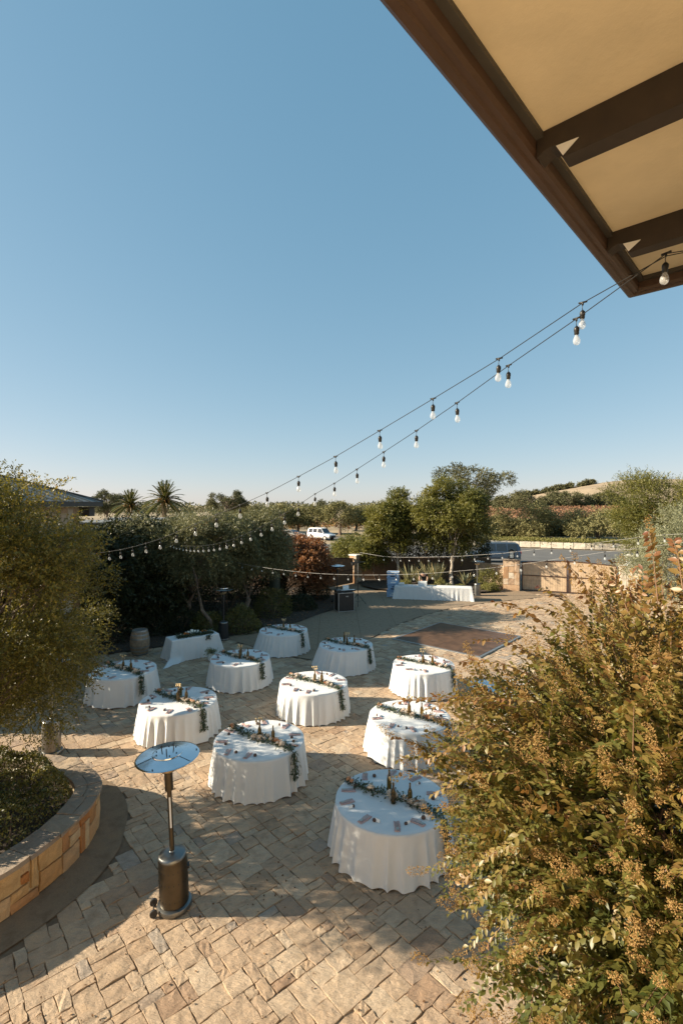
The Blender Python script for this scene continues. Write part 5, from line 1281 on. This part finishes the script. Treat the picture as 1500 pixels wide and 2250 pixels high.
    for q, b_ in enumerate(big):
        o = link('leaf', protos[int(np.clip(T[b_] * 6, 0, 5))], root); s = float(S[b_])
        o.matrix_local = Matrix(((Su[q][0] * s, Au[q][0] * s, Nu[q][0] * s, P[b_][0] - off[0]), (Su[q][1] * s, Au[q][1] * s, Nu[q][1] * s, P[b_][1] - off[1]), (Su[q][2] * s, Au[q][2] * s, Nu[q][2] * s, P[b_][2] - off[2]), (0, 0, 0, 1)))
    pk = np.concatenate(pk); n = len(pk); q = pk[:, :3] - off
    N2 = unit(rg.normal(size=(n, 3)))
    o = link('seed_capsules', leaf_mesh('seed_capsules', np.concatenate([q, q]), np.concatenate([pk[:, 3:], pk[:, 3:]]), np.concatenate([N2, np.cross(N2, pk[:, 3:])]), rg.uniform(.007, .012, 2 * n), rg.uniform(.006, .010, 2 * n), rg.uniform(0, 1, 2 * n), L['panicle']), root)
    tag(o, kind='stuff')
    stems.build('twig', M['stem'], root)
    mb = MB()
    for k in range(9):
        a = k * .7; b = np.array([math.cos(a) * .16, math.sin(a) * .16, -.02]); e = np.array([math.cos(a) * (.5 + .1 * (k % 3)) - .25, math.sin(a) * .6 - .1, 2.5 + .15 * (k % 4)])
        mb.tube([tuple(b), tuple(b * .5 + e * .45 - [0, 0, .1]), tuple(e)], [.034, .026, .016], 7)
        for j in range(7):
            t = rg.integers(n0); tt = B[t] - off; mb.tube([tuple(b * .3 + e * .7), tuple((e + tt) / 2 + rg.normal(size=3) * .08), tuple(tt)], [.014, .010, .005], 5)
    mb.build('trunk', M['stem'], root, smooth=True)
myrtle()

# willowy olives and dark growth in the left bed
tree('olive_tree', 'silvery willowy olive tree whose long sprays hang over the dark bed', 'tree', (*at(405, 22.3), 0), (*at(430, 23.2), 3.55), (2.7, 2.0, 1.75), L['olive'], (.13, .036), nclump=80, rclump=.65, ntwig=11000, twig=.4, nleaf=9, seed=31, r0=.16, droop=.45, bark='bark', nlimb=22, ctint=.4)
tree('olive_tree', 'silvery olive tree just left of the russet tree', 'tree', (*at(540, 23.6), 0), (*at(545, 24.6), 3.5), (1.9, 1.8, 1.6), L['olive'], (.13, .036), nclump=60, rclump=.6, ntwig=8000, twig=.4, nleaf=9, seed=32, r0=.14, droop=.45, nlimb=18, ctint=.4, group=None)
tree('russet_tree', 'russet red leaved tree between the olive tree and the wooden gate', 'tree', (*at(672, 29.5), 0), (*at(655, 29.5), 2.45), (2.2, 1.9, 1.25), L['red'], (.12, .08), nclump=70, rclump=.55, ntwig=5600, twig=.32, nleaf=7, seed=33, r0=.10, nlimb=18, skew=-.28)
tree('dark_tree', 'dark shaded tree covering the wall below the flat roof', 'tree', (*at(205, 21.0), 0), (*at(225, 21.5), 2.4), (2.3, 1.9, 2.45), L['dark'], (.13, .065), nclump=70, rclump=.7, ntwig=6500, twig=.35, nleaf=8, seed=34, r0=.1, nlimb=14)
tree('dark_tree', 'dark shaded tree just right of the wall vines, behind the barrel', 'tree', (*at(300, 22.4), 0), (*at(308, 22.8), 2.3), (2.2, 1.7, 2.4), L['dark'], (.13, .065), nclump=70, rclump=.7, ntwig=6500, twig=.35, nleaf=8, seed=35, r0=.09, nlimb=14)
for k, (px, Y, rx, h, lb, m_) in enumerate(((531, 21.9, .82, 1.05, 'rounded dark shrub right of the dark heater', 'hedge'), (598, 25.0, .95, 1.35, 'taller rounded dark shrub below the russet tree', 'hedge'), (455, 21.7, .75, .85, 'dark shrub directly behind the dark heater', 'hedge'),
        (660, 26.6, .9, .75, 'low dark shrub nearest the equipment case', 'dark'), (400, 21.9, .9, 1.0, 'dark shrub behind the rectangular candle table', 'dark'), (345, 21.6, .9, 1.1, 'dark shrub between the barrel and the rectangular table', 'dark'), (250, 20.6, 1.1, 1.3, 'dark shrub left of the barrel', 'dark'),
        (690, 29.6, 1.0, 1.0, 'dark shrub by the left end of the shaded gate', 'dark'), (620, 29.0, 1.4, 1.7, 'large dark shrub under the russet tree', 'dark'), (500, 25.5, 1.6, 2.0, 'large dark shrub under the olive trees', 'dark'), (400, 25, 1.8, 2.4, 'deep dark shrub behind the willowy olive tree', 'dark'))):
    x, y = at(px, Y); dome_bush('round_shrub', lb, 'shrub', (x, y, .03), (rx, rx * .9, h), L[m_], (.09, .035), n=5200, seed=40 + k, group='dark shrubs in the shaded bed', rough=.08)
mb = MB(); mb.tube([(*at(470, 21.3), .03), (*at(462, 21.3), .6), (*at(445, 21.35), 1.0), (*at(438, 21.4), 1.5), (*at(432, 21.6), 2.3), (*at(420, 21.8), 3.0)], [.10, .085, .075, .07, .06, .04], 8)
tag(mb.build('leaning_trunk', M['bark'], smooth=True), 'leaning bare trunk in the shaded bed behind the heater', 'trunk')
X, Y = at(603, 27.0); gp = MB().lathe([(.30, 0), (.30, 1.9), (.33, 1.95), (.33, 2.0)], 16, (X, Y, .03)).build('green_post', M['dark_post'] if 'dark_post' in M else simple('dark_green_box', (.03, .045, .03), .6)); tag(gp, 'dark green square utility box above the taller rounded shrub', 'utility box')
# tall clipped hedge, added beyond the left tree to shade the left tables
def box_hedge(name, lbl, x0, x1, y0, y1, z1, mat, n, leaf, seed, cat='hedge', z0=0.0):
    rg = np.random.default_rng(seed); f = rg.uniform(size=n); A1, A2, A3 = (y1 - y0) * (z1 - z0), (x1 - x0) * (z1 - z0), (x1 - x0) * (y1 - y0); tot = 2 * A1 + 2 * A2 + A3
    x, y, z = rg.uniform(x0, x1, n), rg.uniform(y0, y1, n), rg.uniform(z0, z1, n); s = f * tot
    x = np.where(s < A1, x0, np.where(s < 2 * A1, x1, x)); y = np.where((s >= 2 * A1) & (s < 2 * A1 + A2), y0, np.where((s >= 2 * A1 + A2) & (s < 2 * A1 + 2 * A2), y1, y)); z = np.where(s >= 2 * A1 + 2 * A2, z1, z)
    P = np.stack([x, y, z], 1) + rg.normal(size=(n, 3)) * .09 + .07 * np.sin(np.stack([y * 2.3 + z, x * 2 + z * 1.7, x * 1.3 + y * 1.9], 1))
    o_ = np.array([(x0 + x1) / 2, (y0 + y1) / 2, z0]); root = empty(name, tuple(o_)); tag(root, lbl, cat)
    link('foliage', leaf_mesh('foliage', P - o_, rg.normal(size=(n, 3)), rg.normal(size=(n, 3)), leaf[0] * rg.uniform(.6, 1.3, n), leaf[1] * rg.uniform(.6, 1.3, n), rg.uniform(0, 1, n), mat), root)
    mb = MB()
    for k in range(max(4, int((x1 - x0 + y1 - y0) / .8))): mb.tube([(rg.uniform(x0, x1) - o_[0], rg.uniform(y0, y1) - o_[1], 0), (rg.uniform(x0, x1) - o_[0], rg.uniform(y0, y1) - o_[1], (z1 - z0) * .8)], .04, 4)
    mb.build('stem', M['bark'], root); return root
box_hedge('added_shade_hedge', 'added tall hedge behind the big left tree, shading the left tables', -10.0, -8.9, 12.15, 15.7, 3.15, L['dark'], 42000, (.10, .06), 61)
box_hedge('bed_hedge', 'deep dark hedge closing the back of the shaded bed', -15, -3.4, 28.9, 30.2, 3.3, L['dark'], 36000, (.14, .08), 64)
# bed at the back with two trees, agaves and shrubs
tree('upright_tree', 'yellow green tree with pale trunk, left one of the two behind the bar', 'tree', (*at(598, 1)[:0], at(879, 35.2)[0], 35.2, .12), (*at(866, 35.6), 4.2), (1.65, 1.6, 2.05), L['yellowgreen'], (.15, .065), nclump=60, rclump=.5, ntwig=5600, twig=.42, nleaf=8, seed=57, r0=.09, bark='barkpale', nlimb=26, fill=.25, updir=.6, droop=.15)
tree('upright_tree', 'broad yellow green tree with pale trunk behind the right half of the bar', 'tree', (at(993, 33.8)[0], 33.8, .12), (*at(990, 34.3), 4.7), (2.4, 2.1, 2.5), L['yellowgreen'], (.15, .065), nclump=75, rclump=.55, ntwig=8200, twig=.5, nleaf=8, seed=52, r0=.11, bark='barkpale', nlimb=30, fill=.25, updir=.35, droop=.35)
tree('bushy_tree', 'yellow green bushy tree beyond the tan pillar and the shaded gate', 'tree', (*at(770, 41), 0), (*at(778, 41.5), 1.75), (2.1, 1.8, 1.0), L['yellowgreen'], (.13, .06), nclump=45, rclump=.6, ntwig=3600, twig=.4, nleaf=8, seed=53, r0=.1, nlimb=14)
tree('bushy_tree', 'low overhanging yellow green tree between the tan pillar and the crates', 'tree', (*at(825, 36.5), 0), (*at(812, 36.4), 1.9), (1.35, 1.2, 1.1), L['yellowgreen'], (.12, .06), nclump=30, rclump=.45, ntwig=2200, twig=.4, nleaf=8, seed=54, r0=.07, nlimb=12)
box_hedge('dark_hedge', 'dark hedge behind the rear bed and the two trees', 2.3, 11.0, 37.6, 39.6, 3.1, L['dark'], 22000, (.16, .08), 62)
def agave(lbl, X, Y, n, ln, seed, spread=.8):
    rg = np.random.default_rng(seed); root = empty('strap_leaf_plant', (X, Y, .12)); tag(root, lbl, 'plant', 'spiky strap leaved plants behind the bar')
    mb = MB(); V = []; Fc = []; T = []
    for k in range(n):
        a = rg.uniform(0, 2 * PI); e = rg.uniform(.25, 1.0) * spread; L_ = ln * rg.uniform(.6, 1.1); w_ = .05 * rg.uniform(.7, 1.3)
        d = Vector((math.cos(a) * math.sin(e), math.sin(a) * math.sin(e), math.cos(e))); s = Vector((-math.sin(a), math.cos(a), 0)); b = len(V); tt = rg.uniform()
        for j, (t, ww) in enumerate(((0, .7), (.35, 1), (.7, .7), (1, .03))):
            p = d * L_ * t + Vector((0, 0, -.25 * L_ * t * t * math.sin(e))) + Vector((math.cos(a), math.sin(a), 0)) * .04
            V += [tuple(p + s * w_ * ww + Vector((0, 0, .02))), tuple(p), tuple(p - s * w_ * ww + Vector((0, 0, .02)))]; T += [tt] * 3
        for j in range(3):
            for q in range(2): c0 = b + j * 3 + q; Fc.append((c0, c0 + 1, c0 + 4, c0 + 3))
    link('foliage', np_mesh('foliage', np.array(V), np.array(Fc), L['agave'], np.array(T)), root)
    return root
for k, (px, Y, n, ln, lb) in enumerate(((928, 33.0, 45, 1.35, 'grey green agave with upright leaves behind the bending person'), (960, 34.2, 70, 1.7, 'tall yellow strap leaved plant between the two pale trunks'), (900, 34.5, 60, 1.5, 'pale strap leaved plant right of the left pale trunk'), (1022, 33.6, 45, 1.1, 'buff strap leaved plant right of the right pale trunk'), (940, 34.9, 60, 1.9, 'tallest strap leaved plant behind the agave'))):
    x, y = at(px, Y); agave(lb, x, y, n, ln, 70 + k)
for k, (px, Y, r_, h, m_, lb) in enumerate(((890, 32.6, .45, .5, 'ground', 'low golden shrub between crates and person'), (968, 32.3, .42, .6, 'ground', 'low golden shrub left of the right pale trunk'), (984, 32.0, .25, .35, 'silver', 'small grey shrub at the foot of the right pale trunk'), (1073, 33.4, .85, 1.15, 'yellowgreen', 'bright green bush between steel heater and veined pillar'), (1012, 32.1, .35, .3, 'ground', 'small low golden shrub behind the right end of the bar'), (1075, 32.1, .6, .35, 'ground', 'low spreading plant in front of the bright green bush'), (946, 32.0, .3, .25, 'ground', 'tiny yellow plant behind the white box'))):
    x, y = at(px, Y); dome_bush('small_shrub', lb, 'shrub', (x, y, .12), (r_, r_ * .9, h), L[m_], (.08, .035), n=1800 if r_ < .6 else 3800, seed=80 + k, group='small shrubs of the rear bed', rough=.15)
# silvery and feathery trees at the right edge
tree('silver_tree', 'silvery green tree at the right edge behind the white capped pillar', 'tree', (17.2, 24.5, 0), (17.0, 25.0, 2.9), (2.6, 2.4, 2.3), L['silver'], (.12, .03), nclump=60, rclump=.6, ntwig=5200, twig=.5, nleaf=9, seed=91, r0=.14, nlimb=16, updir=.5)
tree('feathery_tree', 'tall feathery yellow green tree above the silvery tree at the right edge', 'tree', (20.0, 31.0, 0), (19.9, 31.0, 5.0), (3.3, 3.0, 2.2), L['yellowgreen'], (.14, .04), nclump=60, rclump=.6, ntwig=5600, twig=.7, nleaf=10, seed=92, r0=.16, nlimb=26, fill=.3, updir=.45, droop=.1)

# ---------------------------------------------------------------- beyond the patio
def far_tree(lbl, px, Y, w_, zt, zb, seed, mat='faroak', cat='tree', name='oak_tree', leaf=None, n=None, nclump=26, group='trees across the middle distance', rc=None, fill=.4, base=0.0, trunk=.3, open_=False):
    x, y = at(px, Y); rz_ = (zt - zb) / 2; leaf = leaf or (.0036 * Y + .06, .0022 * Y + .04)
    nt_ = n or 900
    return tree(name, lbl, cat, (x, y, base), (x, y, (zt + zb) / 2), (w_ / 2, w_ / 2, rz_), L[mat], leaf, nclump=nclump, rclump=rc or w_ * .13, ntwig=nt_, twig=leaf[0] * 2.6, nleaf=5, seed=seed, r0=trunk, nlimb=18 if open_ else 9, group=group, fill=fill, r1=.35 if open_ else .25)
FT = [('dark open crowned oak on the skyline between the house roof and the palms', 235, 88, 5.0, 7.4, 4.4, 'faroak', 1), ('dark spreading oak on the skyline above the willowy olive tree', 498, 90, 6.4, 7.9, 4.6, 'faroak', 1),
      ('large open crowned eucalyptus towering behind the two trees of the rear bed', 1030, 72, 9.6, 11.0, 6.6, 'faroak', 1)]
for k, (lb, px, Y, w_, zt, zb, m_, op) in enumerate(FT):
    far_tree(lb, px, Y, w_, zt, zb, 200 + k, m_, n=2600, nclump=20 if k < 2 else 26, rc=.62 if k < 2 else .9, fill=.75, open_=True, leaf=(.22, .13), trunk=.25)
mid = [(545, 105, 5.6, 5.0, 1.6, 'farolive'), (582, 100, 5, 5.0, 1.4, 'faroak'), (615, 96, 5.4, 5.2, 1.6, 'farolive'), (655, 98, 4.9, 4.9, 1.8, 'farolive'), (690, 97, 5.0, 4.9, 1.9, 'farolive'), (711, 140, 6, 6.6, 2, 'faroak'), (747, 94, 5.8, 5.9, 1.9, 'farolive'), (783, 99, 5.2, 5.0, 2.0, 'farolive'), (822, 104, 5.4, 5.3, 1.9, 'farolive'), (860, 102, 5, 5.0, 1.8, 'faroak')]
ORD2 = ['first', 'second', 'third', 'fourth', 'fifth', 'sixth', 'seventh', 'eighth', 'ninth', 'tenth', 'eleventh', 'twelfth', 'thirteenth', 'fourteenth']
for k, (px, Y, w_, zt, zb, m_) in enumerate(mid):
    far_tree(f'grey green tree beyond the road, {ORD2[k]} from the left in its row', px, Y, w_, zt, zb, 220 + k, m_, name='roadside_tree', group='row of trees beyond the road', n=1500, leaf=(.34, .15))
far_tree('multi stemmed olive with dense crown behind the kerb wall, left of two', 1160, 73, 8.8, 5.2, 1.0, 240, 'farolive', name='roadside_olive', group='olives behind the kerb wall', n=2600, leaf=(.30, .12), base=.5)
far_tree('multi stemmed olive with rounded crown behind the kerb wall, right of two', 1313, 69, 9.4, 4.6, 1.4, 241, 'farolive', name='roadside_olive', group='olives behind the kerb wall', n=2800, leaf=(.30, .12), base=.5)
box_hedge('far_hedge', 'dark hedge behind the olives on the far side of the parking lot', 18, 52, 77, 80, 3.0, L['faroak'], 26000, (.42, .24), 63, z0=.4)
far_tree('dark bushes right of the trunk of the broad tree, beyond the dark car', 1100, 76, 5, 3.6, .2, 243, 'faroak', name='large_bush', cat='bush', n=1300)
dis = [(1148, 250, 12.5, 12.0, 3.0), (1118, 258, 9, 10.5, 3), (1100, 262, 7, 9, 2.5), (1193, 300, 9, 9.5, 3.5), (1216, 315, 11, 13.5, 3.5), (1243, 305, 14, 12, 3.5), (1277, 310, 12, 13.2, 3.5), (1305, 318, 11, 11.5, 4), (1334, 312, 13, 14, 4), (1358, 318, 10, 11, 3)]
for k, (px, Y, w_, zt, zb) in enumerate(dis):
    far_tree(f'far oak at the foot of the golden hill, {ORD2[k]} of its line', px, Y, w_, zt, zb, 260 + k, 'faroak', name='far_oak', group='oaks at the foot of the golden hill', n=1100, leaf=(.7, .45), trunk=.5, base=3.5)
rg = np.random.default_rng(4)
ridge = [(1176, .95), (1190, .97), (1203, .98), (1214, 1), (1226, 1), (1238, 1), (1251, 1), (1279, 1), (1290, 1), (1300, 1), (1158, .9), (1143, .85)]
for k, (px, f) in enumerate(ridge):
    Y = 880; x = (px - 750) / F * Y; z = hill_z(x, Y); far_tree(f'small oak on the ridge of the golden hill, {ORD2[k]} of its group', px, Y, rg.uniform(7, 11), z + rg.uniform(3.5, 6.5), z - 1, 280 + k, 'faroak', name='ridge_oak', group='oaks on the ridge of the golden hill', n=260, nclump=10, leaf=(2.2, 1.6), trunk=.5, base=z - 1)
# far tree line closing the horizon: reads as one mass
rg = np.random.default_rng(6); n = 46000; cx = rg.uniform(-420, 420, 330); cy = rg.uniform(330, 420, 330); w0 = rg.uniform(5, 11, 330); hh = rg.uniform(4, 8.5, 330); i = rg.integers(0, 330, n); q = unit(rg.normal(size=(n, 3)))
P = np.stack([cx[i] + q[:, 0] * w0[i], cy[i] + q[:, 1] * w0[i], hh[i] * .5 + q[:, 2] * hh[i] * .5], 1)
tag(link('treeline', leaf_mesh('treeline', P, rg.normal(size=(n, 3)), rg.normal(size=(n, 3)), rg.uniform(1, 2, n), rg.uniform(.8, 1.4, n), rg.uniform(0, 1, n), L['faroak'])), 'distant low treeline along the horizon', 'treeline', kind='stuff')
# date palms
def palm(lbl, px, Y, zc, r_, seed, nf=46):
    rg = np.random.default_rng(seed); x, y = at(px, Y); root = empty('palm_tree', (x, y, 0)); tag(root, lbl, 'palm', 'date palms beyond the flat roof')
    P = []; A = []; N = []; mb = MB()
    for k in range(nf):
        a = k * 2.4; e = -.35 + 1.75 * (k / nf); d = Vector((math.cos(a) * math.cos(e), math.sin(a) * math.cos(e), math.sin(e))); pts = []
        for j in range(9):
            t = j / 8; p = d * r_ * t + Vector((0, 0, -.55 * r_ * t * t * math.cos(e))); pts.append(p)
        mb.tube([tuple(p + Vector((0, 0, zc))) for p in pts], [.035, .03, .03, .025, .02, .02, .015, .01, .006], 4)
        s = Vector((-math.sin(a), math.cos(a), 0))
        for j in range(1, 44):
            t = j / 44; f = t * 8; i0 = min(7, int(f)); p = pts[i0].lerp(pts[i0 + 1], f - i0); dd = (pts[i0 + 1] - pts[i0]).normalized()
            for sg in (-1, 1): P.append(p + Vector((0, 0, zc))); A.append(s * sg * .8 + dd * .7 + Vector((0, 0, -.15))); N.append(Vector((0, 0, 1)) + s * sg * .3)
    P = np.array([tuple(p) for p in P]); n = len(P)
    link('crown', leaf_mesh('crown', P, np.array([tuple(p) for p in A]), np.array([tuple(p) for p in N]), r_ * .22 * rg.uniform(.7, 1.1, n), np.full(n, .10), rg.uniform(0, 1, n), L['palm']), root)
    mb.build('frond_rib', M['pod'], root)
    MB().lathe([(.35, 0), (.3, zc * .5), (.33, zc - .5), (.45, zc - .1), (.2, zc + .1)], 12).build('trunk', M['bark'], root)
    mb = MB(); 
    for k in range(10): a = k * .63; mb.tube([(0, 0, zc), (math.cos(a) * .5, math.sin(a) * .5, zc + .25), (math.cos(a) * .8, math.sin(a) * .8, zc - .15)], [.06, .05, .09], 5)
    mb.build('date_cluster', M['orange'], root)
palm('larger date palm rising above the willowy olive tree', 362, 58, 6.0, 2.7, 1)
palm('smaller date palm left of the larger one', 286, 66, 5.4, 2.5, 2)
